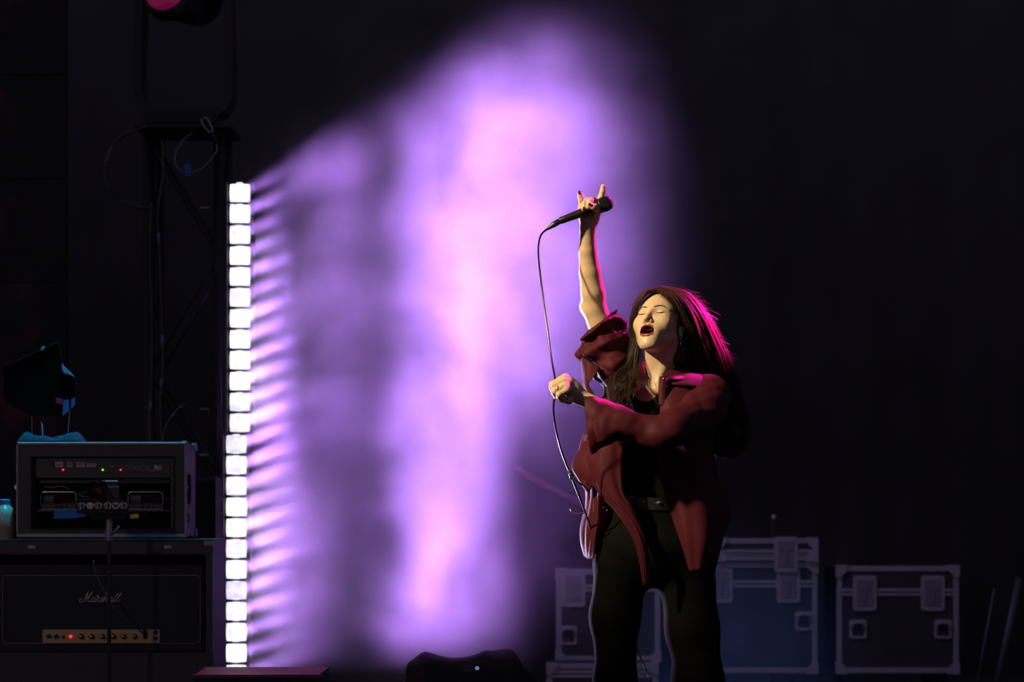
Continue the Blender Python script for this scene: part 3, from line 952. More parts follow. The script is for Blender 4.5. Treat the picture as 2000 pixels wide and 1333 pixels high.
# ------------------------------------------------------------------ road cases at the back
M['case_side'] = principled('road_case_laminate', (.03, .03, .036), .5, noise=(6, .3))
M['case_alu'] = principled('case_aluminium', (.42, .42, .46), .5, .55, noise=(14, .2))
def road_case(cx0, cx1, ytop, ysplit, ybot, Y, depth, label, latches, handles, stripe=None, casters=True, feet_y=None):
    org = W((cx0 + cx1) / 2, 0, Y); org.z = 0
    if not casters: org = W((cx0 + cx1) / 2, ybot, Y)
    root = empty('flight_case', org, label, 'flight case', 'flight cases at the back of the stage')
    m = MB(); pbox(m, cx0 + 4, ytop + 4, cx1 - 4, ysplit, Y + .006, depth, org); m.build('lid', M['case_side'], root)
    m = MB(); pbox(m, cx0 + 4, ysplit + 2, cx1 - 4, ybot - 4, Y + .006, depth, org); m.build('body', M['case_side'], root)
    e = 11
    bars = [(cx0 + 20, ytop, cx1 - 20, ytop + e), (cx0 + 8, ysplit - 8, cx1 - 8, ysplit - 1), (cx0 + 8, ysplit + 1, cx1 - 8, ysplit + 7), (cx0 + 10, ybot - e, cx1 - 10, ybot),
            (cx0, ytop + 14, cx0 + e, ybot - 14), (cx1 - e, ytop + 14, cx1, ybot - 14)]
    for b in bars:
        m = MB(); pbox(m, *b, Y - .002, .02, org, .003); m.build('edge_trim', M['case_alu'], root)
    for x in (cx0, cx1):
        for y in (ytop, ybot):
            s = 1 if x == cx0 else -1; t = 1 if y == ytop else -1
            pts = [(x - s * 1.5, y - t * 1.5), (x + s * 22, y - t * 1.5), (x + s * 22, y + t * 8), (x + s * 8, y + t * 22), (x - s * 1.5, y + t * 22)]
            if s * t < 0: pts = pts[::-1]
            prism(pts, Y - .012, .05, org).build('corner_cap', M['case_alu'], root)
    for lx in latches:
        m = MB(); m2 = prism(rounded_rect(lx - 23, ysplit - 33, lx + 23, ysplit + 36, 6), Y - .006, .012, org); lt = m2.build('latch', M['case_alu'], root)
        m = MB(); pbox(m, lx - 15, ysplit - 25, lx + 15, ysplit - 4, Y - .012, .008, org, .002); pbox(m, lx - 15, ysplit, lx + 15, ysplit + 26, Y - .012, .008, org, .002)
        pbox(m, lx - 4, ysplit - 8, lx + 4, ysplit + 18, Y - .018, .008, org, .002)
        m.build('latch_dish', M['alu_dull'], lt)
    for hx, hy in handles:
        m2 = prism(rounded_rect(hx - 17, hy - 17, hx + 17, hy + 20, 5), Y - .004, .01, org); h = m2.build('handle_dish', M['case_alu'], root)
        m = MB(); pbox(m, hx - 12, hy - 11, hx + 12, hy + 15, Y - .0046, .004, org, .001); m.build('dish_recess', M['black_matte'], h)
        m = MB(); m.tube([p - org for p in crom([W(hx - 12, hy + 2, Y - .008), W(hx - 10, hy - 8, Y - .02), W(hx, hy - 11, Y - .022), W(hx + 10, hy - 8, Y - .02), W(hx + 12, hy + 2, Y - .008)], 4)], .006, 6); m.build('grip', M['case_alu'], h)
    if casters:
        zb = W(0, ybot, Y).z
        for x in (cx0 + 30, cx1 - 30):
            for dy in (.09, depth - .09):
                p = Vector((W(x, 0, Y).x - org.x, dy, zb - .05))
                m = MB(); m.tube([p + Vector((-.02, 0, -zb + .05 + .05)), p + Vector((.02, 0, -zb + .05 + .05))], .05, 16); c = m.build('caster_wheel', M['cable_rubber'], root)
                m = MB(); m.box(p + Vector((0, 0, .02)), (.06, .07, max(.03, zb - .08))); m.build('caster_fork', M['dark_metal'], c)
    return root


CYB = 13.0
road_case(1398, 1597, 1052, 1082, 1096, CYB - .02, .55, 'shallow flight case lying on top of the tall flight case', [1535], [], casters=False)
road_case(1388, 1597, 1099, 1142, 1316, CYB, .6, 'tall flight case directly behind the singer, under the shallow case', [1408, 1540], [(1570, 1212)])
road_case(1634, 1873, 1106, 1158, 1316, CYB + .05, .6, 'flight case standing alone at the right, two latches in front', [1689, 1822], [(1676, 1228), (1842, 1228)])
road_case(1086, 1290, 1112, 1150, 1293, CYB + .1, .6, 'flight case half hidden behind the singer\'s legs, nearest the haze', [1120], [(1110, 1240)])
road_case(1068, 1285, 1297, 1318, 1352, CYB - .75, .5, 'low flight case on the floor behind the singer\'s feet', [], [], casters=False)

# leaning poles at the right edge
for (x0, y0, x1, y1, Y, r, lab) in ((1990, 1130, 1948, 1336, 12.6, .016, 'thick grey pole leaning at the right edge of the stage'), (1942, 1150, 1932, 1206, 12.7, .006, 'thin short grey rod left of the leaning pole')):
    a = W(x0, y0, Y); b = W(x1, y1, Y)
    d = (b - a).normalized(); b = a + d * ((a.z - .02) / -d.z)
    root = empty('leaning_pole', b, lab, 'pole')
    m = MB(); m.tube([a - b, Vector((0, 0, 0))], r, 10); m.build('tube', principled('grey_pole', (.10, .11, .12), .5, .3), root, smooth=True)
    m = MB(); m.tube([Vector((0, 0, 0)), -d * -.03], r * 1.3, 10); m.build('rubber_foot', M['cable_rubber'], root)
# boom stand with a slanted arm behind the singer
BY = 10.9
org = W(1165, 0, BY); org.z = 0
root = empty('boom_stand', org, 'slanted boom stand arm lit pink, behind the singer\'s waist', 'stand')
m = MB(); m.tube([W(1006, 916, BY) - org, W(1168, 1002, BY) - org], .014, 10); m.build('boom_arm', principled('pink_lit_boom', (.35, .10, .16), .5, .2), root, smooth=True)  # pink light on the arm is put into its base colour
m = MB(); m.tube([Vector((0, 0, .03)), W(1165, 1000, BY) - org], .011, 10); m.build('upright', M['black_paint'], root, smooth=True)
for k in range(3):
    a_ = math.radians(30 + 120 * k)
    m = MB(); m.tube([Vector((0, 0, .18)), Vector((.28 * math.cos(a_), .28 * math.sin(a_), .012))], .008, 8); m.build('leg', M['black_paint'], root)
# small pale round knob above the cases
org = W(1511, 1011, 13.9)
o = MB().lathe((0, 0, 0), (0, -1, 0), [(0, .010), (.008, .012), (.014, .009), (.016, 0)], 14).build('pole_knob', principled('pale_knob', (.55, .5, .6), .3), None, org, True)
root = empty('thin_pole', (org.x, 13.93, 0), 'thin dark pole with a pale knob above the flight cases', 'pole')
m = MB(); m.tube([Vector((0, 0, 0)), Vector((0, 0, org.z + .02))], .008, 8); m.build('tube', M['black_paint'], root)
o.parent = root; o.location = org - Vector((org.x, 13.93, 0))

# ------------------------------------------------------------------ stage front: wedge monitor and covered monitor
WY = 7.4
org = W(505, 0, WY); org.z = 0
root = empty('wedge_monitor', org, 'black wedge stage monitor with a pink lit top edge at the bottom', 'monitor')
m = MB()
def wz(y): return W(0, y, WY).z
x0 = W(377, 0, WY).x - org.x; x1 = W(628, 0, WY).x - org.x
zt = wz(1318)
dp = .30
vs = [(x0 + .012, 0, 0.0), (x1 - .03, 0, 0), (x1 - .03, dp, 0), (x0 + .012, dp, 0), (x0, 0, zt - .004), (x1 - .012, 0, zt - .004), (x1, dp, zt + .004), (x0, dp, zt + .004)]
m.add(vs, [(0, 1, 5, 4), (1, 2, 6, 5), (2, 3, 7, 6), (3, 0, 4, 7), (4, 5, 6, 7), (3, 2, 1, 0)]); m.build('cabinet', M['black_paint'], root)
m = MB(); m.box(((x0 + x1) / 2, -.004, zt - .006), (x1 - x0 + .006, .018, .012), bevel=.004); m.build('top_edge', principled('pink_lit_edge', (.10, .07, .09), .35), root)  # lighter pinkish tone stands for the magenta light along the edge
m = MB(); m.box(((x0 + x1) / 2, -.004, zt * .5), ((x1 - x0) * .9, .012, zt * .8), bevel=.004); m.build('grille', M['dark_metal'], root)
m = MB(); m.box((x1 - .02, .12, zt * .55), (.02, .12, .03), bevel=.004); m.build('handle', M['dark_metal'], root)

# monitor under a black cover
def covered():
    CY_ = 7.6
    org = W(915, 0, CY_); org.z = 0
    root = empty('covered_monitor', org, 'low monitor hidden under a glossy black plastic cover, at the bottom centre', 'covered monitor')
    top = [(784, 1400), (786, 1335), (789, 1312), (797, 1297), (806, 1288), (824, 1279.5), (840, 1282), (870, 1281.5), (900, 1283), (932, 1284), (946, 1277), (960, 1273), (985, 1273), (1003, 1279), (1016, 1290), (1026, 1306), (1036, 1318), (1050, 1334), (1056, 1370), (1058, 1400)]
    n = len(top); ny = 12; vs = []; fs = []
    for j in range(ny + 1):
        v = j / ny
        for i, (x, y) in enumerate(top):
            p = W(x, y, CY_) - org
            cx = (W(920, 0, CY_) - org).x
            s = math.sin(math.pi * (0.12 + 0.76 * v)) ** .5
            wob = .008 * math.sin(i * 1.7 + v * 9) + .006 * math.sin(i * .8 - v * 15)
            z = max(.0, p.z)
            vs.append((cx + (p.x - cx) * (.93 + .07 * s), (v - .25) * .42 + wob, z * (s if z > .12 else 1) + (wob if z > .15 else 0)))
    for j in range(ny):
        for i in range(n - 1):
            a = j * n + i; fs.append((a, a + n, a + n + 1, a + 1))
    fs.append(tuple(range(n))); fs.append(tuple(ny * n + i for i in range(n - 1, -1, -1)))
    m = MB().add(vs, fs)
    cover = m.build('cover', principled('black_plastic_cover', (.004, .004, .005), .5, 0, .25, bump=(30, .6)), root, smooth=True)
    md = cover.modifiers.new('soft', 'SUBSURF'); md.levels = 1; md.render_levels = 2
    prism([(906, 1301), (909, 1298), (935, 1303), (929, 1311), (915, 1313), (905, 1311)], CY_ - .125, .003, org).build('badge', principled('smoky_badge', (.10, .09, .13), .25), root)
    m = MB(); m.lathe(W(932, 1306, CY_ - .128) - org, (0, -1, 0), [(0, .006), (.006, .004), (.007, 0)], 10); m.build('glint_dot', principled('violet_glint', (.5, .4, .8), .1, .6, emit=((.5, .4, 1), .35)), root)  # glint on the plastic put in as a small glowing dot
    m = MB(); m.box((0, .05, .16), (.34, .18, .30), bevel=.01); m.build('cabinet', M['black_paint'], root)
covered()

# ================================================================== the singer
# ---- implicit surfaces: distance fields meshed with surface nets
f32 = np.float32


def smin(a, b, k):
    h = np.clip(.5 + .5 * (b - a) / k, 0, 1)
    return b + (a - b) * h - k * h * (1 - h)


def ssub(a, b, k):
    """a minus b"""
    return -smin(-a, b, k)


def sph(p, c, r):
    return np.sqrt(((p - np.array(c, f32)) ** 2).sum(1)) - f32(r)


def ell(p, c, r):
    q = p - np.array(c, f32); r = np.array(r, f32)
    k0 = np.sqrt(((q / r) ** 2).sum(1)); k1 = np.sqrt(((q / (r * r)) ** 2).sum(1)) + 1e-9
    return k0 * (k0 - 1) / k1


def cap(p, a, b, r1, r2=None):
    if r2 is None: r2 = r1
    a = np.array(a, f32); b = np.array(b, f32)
    ab = b - a; t = np.clip(((p - a) @ ab) / (ab @ ab), 0, 1)
    return np.sqrt(((p - a - t[:, None] * ab) ** 2).sum(1)) - (r1 + (r2 - r1) * t)


def chain(p, pts, k):
    """pts: list of (point, radius)"""
    d = None
    for (a, ra), (b, rb) in zip(pts[:-1], pts[1:]):
        c = cap(p, a, b, ra, rb)
        d = c if d is None else smin(d, c, k)
    return d


def surface_nets(f, lo, hi, h):
    lo = np.array(lo, float); hi = np.array(hi, float)
    n = np.ceil((hi - lo) / h).astype(int) + 1
    ax = [lo[i] + h * np.arange(n[i]) for i in range(3)]
    # coarse pass tells where the surface can be
    s = 4
    cn = [np.arange(0, n[i] + s, s) for i in range(3)]
    cx = np.stack(np.meshgrid(*[lo[i] + h * cn[i] for i in range(3)], indexing='ij'), -1).reshape(-1, 3).astype(f32)
    cv = f(cx).reshape([len(c) for c in cn])
    near = np.abs(cv) < h * s * 1.9
    V = np.repeat(np.repeat(np.repeat(cv, s, 0), s, 1), s, 2)[:n[0], :n[1], :n[2]].copy()
    # shift so that each coarse sample sits in the middle of its block
    idx = [np.clip((np.arange(n[i]) + s // 2) // s, 0, len(cn[i]) - 1) for i in range(3)]
    V = cv[np.ix_(*idx)].astype(f32)
    msk = near[np.ix_(*idx)]
    I = np.argwhere(msk)
    if len(I):
        pts = (lo + h * I).astype(f32)
        out = np.empty(len(pts), f32)
        for k in range(0, len(pts), 400000):
            out[k:k + 400000] = f(pts[k:k + 400000])
        V[msk] = out
    ins = V < 0
    c = [(i, j, k) for i in (0, 1) for j in (0, 1) for k in (0, 1)]
    def cor(A, o): return A[o[0]:n[0] - 1 + o[0], o[1]:n[1] - 1 + o[1], o[2]:n[2] - 1 + o[2]]
    cnt = sum(cor(ins, o).astype(np.int8) for o in c)
    act = (cnt > 0) & (cnt < 8)
    cell = np.argwhere(act)
    vid = -np.ones(act.shape, np.int64); vid[act] = np.arange(len(cell))
    acc = np.zeros((len(cell), 3)); num = np.zeros(len(cell))
    for a in c:
        for d in range(3):
            if a[d] == 0:
                b = list(a); b[d] = 1
                va = V[cell[:, 0] + a[0], cell[:, 1] + a[1], cell[:, 2] + a[2]].astype(float)
                vb = V[cell[:, 0] + b[0], cell[:, 1] + b[1], cell[:, 2] + b[2]].astype(float)
                x = (va < 0) != (vb < 0)
                t = np.where(x, va / np.where(x, va - vb, 1), 0)
                pos = np.tile(np.array(a, float), (len(cell), 1)); pos[:, d] += t
                acc += pos * x[:, None]; num += x
    verts = lo + h * (cell + acc / num[:, None])
    faces = []
    for d in range(3):
        e1, e2 = (d + 1) % 3, (d + 2) % 3
        sl0 = [slice(None)] * 3; sl1 = [slice(None)] * 3
        sl0[d] = slice(0, n[d] - 1); sl1[d] = slice(1, n[d])
        x = ins[tuple(sl0)] != ins[tuple(sl1)]
        E = np.argwhere(x)
        ok = (E[:, e1] > 0) & (E[:, e2] > 0) & (E[:, e1] < n[e1] - 1) & (E[:, e2] < n[e2] - 1)
        E = E[ok]
        if not len(E): continue
        def cid(o1, o2):
            q = E.copy(); q[:, e1] += o1; q[:, e2] += o2
            return vid[q[:, 0], q[:, 1], q[:, 2]]
        Q = np.stack([cid(-1, -1), cid(0, -1), cid(0, 0), cid(-1, 0)], 1)
        flip = ~ins[E[:, 0], E[:, 1], E[:, 2]]
        Q[flip] = Q[flip][:, ::-1]
        faces.append(Q)
    F_ = np.concatenate(faces) if faces else np.zeros((0, 4), int)
    F_ = F_[(F_ >= 0).all(1)]
    return verts, F_


def np_mesh(name, verts, faces, smooth=True, mats=None, mat_idx=None):
    me = bpy.data.meshes.new(name)
    me.vertices.add(len(verts)); me.vertices.foreach_set('co', np.asarray(verts, f32).ravel())
    k = faces.shape[1]
    me.loops.add(len(faces) * k); me.loops.foreach_set('vertex_index', faces.astype(np.int32).ravel())
    me.polygons.add(len(faces)); me.polygons.foreach_set('loop_start', np.arange(0, len(faces) * k, k, dtype=np.int32))
    if mat_idx is not None: me.polygons.foreach_set('material_index', mat_idx.astype(np.int32))
    me.update(calc_edges=True)
    if smooth: me.polygons.foreach_set('use_smooth', np.ones(len(faces), bool))
    for m in mats or []: me.materials.append(m)
    return me


def join_blocks(blocks):
    V = []; Q = []; b = 0
    for v, f in blocks:
        V.append(v); Q.append(f + b); b += len(v)
    return np.concatenate(V), np.concatenate(Q)


def P(px, py, d=0.0):
    return W(px, py, 8.0 + d)


def A(px, py, d=0.0):
    return tuple(W(px, py, 8.0 + d))


SB = Vector((W(1283, 0, 8.0).x, 8.02, 0.0))       # where the singer stands
singer = empty('person', SB, 'singer in an open maroon shirt and black trousers, right arm raised with a microphone', 'person')
SBn = np.array(SB)

# ---- head frame: x to her left, y out of the face, z up; units centimetres
_y, _p, _r = math.radians(-29.5), math.radians(-25.3), math.radians(10.4)
_B = np.diag([1., -1., 1.])
_Rz = np.array([[math.cos(_y), -math.sin(_y), 0], [math.sin(_y), math.cos(_y), 0], [0, 0, 1]])
_Rx = np.array([[1, 0, 0], [0, math.cos(_p), -math.sin(_p)], [0, math.sin(_p), math.cos(_p)]])
_Ry = np.array([[math.cos(_r), 0, math.sin(_r)], [0, 1, 0], [-math.sin(_r), 0, math.cos(_r)]])
HR = _Ry @ _Rx @ _Rz @ _B
HC = np.array(W(1290, 635.2, 7.98))
HS = .0096


def head_to_world(q):
    return HC + (np.atleast_2d(np.asarray(q, float)) * HS) @ HR.T


def Hd(x, y, z):
    return Vector(head_to_world((x, y, z))[0])


def to_head(p):
    return (((p - HC.astype(f32)) @ HR.astype(f32)) / f32(HS)).astype(f32)


LIP_UP = [(-2.5, 8.0, -7.0), (-1.6, 8.85, -6.1), (-.65, 9.3, -5.65), (0, 9.3, -5.8), (.65, 9.3, -5.65), (1.6, 8.85, -6.1), (2.5, 8.0, -7.0)]
LIP_LO = [(-2.5, 8.0, -7.0), (-1.7, 8.55, -8.35), (-.7, 8.95, -8.95), (.7, 8.95, -8.95), (1.7, 8.55, -8.35), (2.5, 8.0, -7.0)]


def lips_sdf(q):
    u = chain(q, [(a, .34 if 0 < i < 6 else .2) for i, a in enumerate(LIP_UP)], .15)
    l = chain(q, [(a, .42 if 0 < i < 5 else .2) for i, a in enumerate(LIP_LO)], .15)
    return np.minimum(u, l)


def mouth_sdf(q):
    return ell(q, (0, 8.5, -7.25), (2.3, 3.1, 1.4))


def head_sdf_cm(q):
    m = q.copy(); m[:, 0] = np.abs(m[:, 0])
    d = ell(q, (0, -1.0, 3.0), (7.2, 9.2, 8.2))
    d = smin(d, ell(q, (0, 2.9, -2.4), (6.35, 6.1, 8.4)), 2.0)
    d = smin(d, cap(m, (5.0, .6, -5.4), (1.6, 6.3, -10.9), 1.6, 1.4), 2.0)
    d = smin(d, sph(q, (0, 7.0, -11.2), 1.5), 1.8)
    d = smin(d, sph(m, (3.9, 5.6, -2.9), 2.3), 2.2)
    d = smin(d, ell(q, (0, 6.9, -7.2), (3.4, 2.2, 3.6)), 2.0)
    d = smin(d, cap(m, (.9, 7.9, 1.25), (4.3, 5.7, 1.55), .62, .5), 1.2)
    d = ssub(d, ell(m, (3.1, 9.75, -.25), (2.0, 1.9, 1.45)), 1.1)
    d = smin(d, ell(m, (3.1, 6.85, -.25), (1.45, 1.2, 1.1)), .35)
    d = smin(d, cap(q, (0, 8.1, 1.0), (0, 10.4, -3.5), .5, .75), 1.1)
    d = smin(d, sph(q, (0, 10.7, -3.85), .80), .8)
    d = smin(d, sph(m, (1.1, 9.4, -4.25), .68), .7)
    d = ssub(d, ell(m, (.56, 10.15, -4.85), (.32, .50, .42)), .15)
    d = smin(d, lips_sdf(q), .35)
    d = ssub(d, mouth_sdf(q), .2)
    # ears
    e = ell(m, (7.05, -.9, -1.4), (.75, 1.7, 3.0))
    e = ssub(e, ell(m, (7.85, -.6, -1.1), (.55, .95, 1.9)), .3)
    d = smin(d, e, .35)
    return d


# ---- joints
Rs, Re = A(1221, 752, .06), A(1161, 604, .03)
Ls, Le, Lw = A(1377, 778, -.05), A(1306, 848, -.27), A(1131, 775, -.235)


def hand_raised(p):
    d = chain(p, [(A(1148, 446, -.03), .0235), (A(1149, 428, -.040), .026)], .02)
    d = smin(d, ell(p, A(1150, 417, -.040), (.030, .015, .034)), .015)
    d = smin(d, cap(p, A(1137, 405, -.038), A(1169, 403, -.038), .0125, .013), .012)
    d = smin(d, cap(p, A(1161, 430, -.048), A(1166, 414, -.062), .0135, .012), .012)          # ball of the thumb
    fingers = [
        [(A(1169, 403, -.038), .0105), (A(1173.5, 386, -.046), .0095), (A(1177, 374, -.048), .0086), (A(1178, 364.5, -.05), .0076)],
        [(A(1137.5, 405, -.038), .0098), (A(1135, 391, -.046), .0082), (A(1133, 383, -.048), .0076), (A(1132.3, 377, -.05), .0064)],
        [(A(1160, 399, -.040), .0105), (A(1157.5, 390.5, -.068), .0098), (A(1152, 394.5, -.094), .0088), (A(1150.5, 405, -.099), .0078)],
        [(A(1148.5, 400, -.040), .0105), (A(1146, 392.5, -.066), .0096), (A(1141.5, 398, -.092), .0086), (A(1140, 408.5, -.097), .0075)],
        [(A(1165, 416, -.060), .0125), (A(1165.5, 409, -.086), .0108), (A(1159, 404, -.104), .0098), (A(1152, 400, -.108), .0080)],
    ]
    for c in fingers:
        d = smin(d, chain(p, c, .004), .006)
    return d


def hand_low(p):
    d = chain(p, [(A(1131, 775, -.235), .0225), (A(1120, 764, -.238), .025), (A(1108, 752, -.248), .026)], .02)
    d = smin(d, cap(p, A(1103, 742, -.252), A(1107, 760, -.284), .0145, .0125), .014)
    fingers = [
        [(A(1103.5, 738, -.256), .0120), (A(1079, 750.5, -.262), .0100), (A(1083, 763, -.238), .0088), (A(1097, 766, -.228), .0078)],
        [(A(1100, 746, -.270), .0118), (A(1079, 757.5, -.280), .0098), (A(1083, 769, -.258), .0086), (A(1096, 771, -.246), .0078)],
        [(A(1102, 755, -.282), .0112), (A(1083, 765.5, -.293), .0094), (A(1087, 775, -.272), .0084), (A(1099, 776, -.260), .0075)],
        [(A(1107, 763, -.288), .0098), (A(1092, 771.5, -.298), .0084), (A(1095, 779, -.282), .0075), (A(1104, 779, -.272), .0068)],
        [(A(1119, 774, -.246), .0125), (A(1111, 783, -.262), .0108), (A(1099, 781, -.276), .0092), (A(1091, 775, -.284), .0078)],
    ]
    for c in fingers:
        d = smin(d, chain(p, c, .004), .0055)
    return d


def arm_raised(p):
    d = chain(p, [(Rs, .047), (A(1188, 672, .05), .043), (Re, .0365), (A(1158, 572, .018), .0365), (A(1152, 532, .005), .0325), (A(1147.5, 490, -.012), .0265), (A(1147.5, 446, -.03), .0235)], .008)
    return smin(d, sph(p, A(1146, 598, .045), .022), .02)                # point of the elbow


def arm_low(p):
    return chain(p, [(Ls, .036), (A(1350, 814, -.165), .035), (Le, .031), (A(1250, 832, -.268), .030), (A(1180, 800, -.25), .026), (Lw, .0225)], .008)


def torso(p):
    d = ell(p, A(1298, 842, .035), (.132, .098, .185))
    d = smin(d, cap(p, Rs, Ls, .045, .036), .04)
    d = smin(d, ell(p, A(1274, 960, .02), (.112, .088, .15)), .06)
    d = smin(d, ell(p, A(1281, 1075, .02), (.125, .088, .115)), .05)
    d = smin(d, sph(p, A(1255, 860, -.060), .054), .035)
    d = smin(d, sph(p, A(1328, 860, -.080), .054), .035)
    d = smin(d, cap(p, A(1298, 712, .045), A(1226, 748, .07), .036, .030), .05)
    d = smin(d, cap(p, A(1300, 712, .045), A(1362, 766, -.02), .036, .022), .03)
    # collar bones
    d = smin(d, cap(p, A(1280, 762, -.055), A(1232, 752, -.01), .010, .012), .02)
    d = smin(d, cap(p, A(1292, 764, -.062), A(1352, 758, -.06), .010, .010), .02)
    return d


def neck(p):
    d = cap(p, A(1297, 752, .02), tuple(head_to_world((0, -2.6, -6.5))[0]), .056, .049)
    d = smin(d, cap(p, A(1281, 757, -.045), tuple(head_to_world((4.8, -1.5, -6.0))[0]), .009, .014), .02)      # neck muscle
    return d


HIPR, KNR, ANR = A(1222, 1115, .02), A(1205, 1372, .0), A(1200, 1560, .05)
HIPL, KNL, ANL = A(1338, 1115, .02), A(1364, 1372, -.02), A(1374, 1560, .03)


def legs(p):
    d = chain(p, [(HIPR, .058), (KNR, .045), (ANR, .033)], .01)
    d = np.minimum(d, chain(p, [(HIPL, .060), (KNL, .047), (ANL, .033)], .01))
    for an in (ANR, ANL):
        d = smin(d, cap(p, (an[0], an[1] + .02, .045), (an[0] - .03, an[1] - .15, .03), .034, .026), .03)
    return d


def body(p):
    d = torso(p)
    d = smin(d, legs(p), .03)
    d = smin(d, neck(p), .030)
    d = smin(d, arm_raised(p), .025)
    d = smin(d, arm_low(p), .02)
    d = smin(d, hand_raised(p), .008)
    d = smin(d, hand_low(p), .008)
    hq = head_sdf_cm(to_head(p)) * f32(HS)
    return smin(d, hq, .012)


def near_head(p):
    d = torso(p)
    d = smin(d, neck(p), .030)
    hq = head_sdf_cm(to_head(p)) * f32(HS)
    return smin(d, hq, .012)


def near_raised(p):
    return smin(arm_raised(p), hand_raised(p), .008)


def near_low(p):
    return smin(arm_low(p), hand_low(p), .008)


def bb(pts, m):
    a = np.array(pts); return a.min(0) - m, a.max(0) + m


blocks = []
hw_ = head_to_world([(x, y, z) for x in (-8.6, 8.6) for y in (-10.8, 12.2) for z in (-13.4, 11.6)])
blocks.append(surface_nets(near_head, hw_.min(0), hw_.max(0), .0021))
lo, hi = np.array(A(1200, 790, -.16)), np.array(A(1385, 672, .16))
blocks.append(surface_nets(near_head, lo, hi, .005))
lo, hi = np.array(A(1120, 450, -.13)), np.array(A(1186, 350, .01))
blocks.append(surface_nets(near_raised, lo, hi, .0015))
lo, hi = np.array(A(1115, 700, -.08)), np.array(A(1215, 449, .12))
blocks.append(surface_nets(near_raised, lo, hi, .0032))
lo, hi = np.array(A(1066, 792, -.33)), np.array(A(1134, 722, -.19))
blocks.append(surface_nets(near_low, lo, hi, .0015))
lo, hi = np.array(A(1131, 900, -.32)), np.array(A(1260, 745, -.18))
blocks.append(surface_nets(near_low, lo, hi, .0032))
n_fine = sum(len(f) for v, f in blocks)
# the clothed rest of the body
v, f = surface_nets(body, (W(1110, 0, 8).x, 7.64, -.01), (W(1440, 0, 8).x, 8.24, W(0, 700, 8).z), .010)
blocks.append((v, f))
BV, BF = join_blocks(blocks)
cen = BV[BF].mean(1)
qh = to_head(cen.astype(f32))
idx = np.zeros(len(BF), np.int32)
inhead = (np.abs(qh[:, 0]) < 3) & (qh[:, 1] > 4.5) & (qh[:, 2] < -4.8) & (qh[:, 2] > -10.2)
lipd = np.full(len(BF), 9., f32); lipd[inhead] = lips_sdf(qh[inhead])
idx[(lipd < .13)] = 1
md_ = np.full(len(BF), 9., f32); md_[inhead] = mouth_sdf(qh[inhead])
idx[inhead & (md_ < .10) & (lipd > .04) & (qh[:, 1] < 9.2)] = 2

M['skin'] = principled('skin', (.64, .42, .28), .42, 0, .4, noise=(35, .06), bump=(420, .05), sss=.12)
M['lips'] = principled('lips', (.28, .06, .06), .35, 0, .45)
M['mouth'] = principled('mouth_inside', (.10, .015, .015), .5)
sk = np_mesh('body', BV - SBn, BF, True, [M['skin'], M['lips'], M['mouth']], idx)
body_o = link('body', sk, None, singer)

# ---- face details
M['lash'] = principled('lashes', (.012, .008, .006), .5)
M['brow'] = principled('eyebrow_hair', (.05, .026, .016), .6)
M['nail'] = principled('dark_red_nail', (.10, .008, .014), .2, 0, .6, coat=.5)
M['teeth'] = principled('teeth', (.40, .33, .26), .3)


def hb(pts):
    return [Vector(p) - SB for p in head_to_world(pts)]


def on_face(x, z, lift=0.0):
    """point on the face surface straight ahead of (x, z)"""
    ys = np.linspace(12, 4, 321).astype(f32)
    q = np.stack([np.full_like(ys, x), ys, np.full_like(ys, z)], 1)
    d = head_sdf_cm(q)
    i = int(np.argmax(d < 0))
    return (x, float(ys[i]) + lift, z)


for s in (-1, 1):
    arc = [(s * 1.75, -.30), (s * 2.3, -.52), (s * 3.0, -.62), (s * 3.7, -.55), (s * 4.45, -.22)]
    m = MB(); m.tube(hb([on_face(x, z, .04) for x, z in arc]), [.0007, .0015, .0019, .0019, .0009], 6)
    m.build('eyelashes', M['lash'], singer, smooth=True)
    arc = [(s * 1.9, .12), (s * 2.5, .42), (s * 3.1, .5), (s * 3.8, .40), (s * 4.4, .05)]
    m = MB(); m.tube(hb([on_face(x, z, .0) for x, z in arc]), [.0003, .0006, .0007, .0006, .0003], 5)
    m.build('eyelid_crease', principled('lid_crease', (.28, .14, .09), .6), singer, smooth=True)
    arc = [(s * 1.15, 1.25), (s * 2.0, 1.75), (s * 3.1, 2.15), (s * 4.1, 2.05), (s * 4.9, 1.45)]
    m = MB(); m.tube(hb([on_face(x, z, -.02) for x, z in arc]), [.0016, .0024, .0022, .0016, .0006], 6)
    m.build('eyebrow', M['brow'], singer, smooth=True)
m = MB()
m.tube(hb([(1.7 * math.sin(t), 6.5 + .95 * math.cos(t), -6.0) for t in np.linspace(-1.3, 1.3, 11)]), .0024, 8)
m.build('teeth', M['teeth'], singer, smooth=True)
m = MB(); bm_t = hb([(0, 5.4, -8.4), (0, 6.6, -8.35), (0, 7.6, -8.6)])
m.tube(bm_t, [.012, .011, .005], 12); m.build('tongue', principled('tongue', (.34, .08, .08), .35), singer, smooth=True)
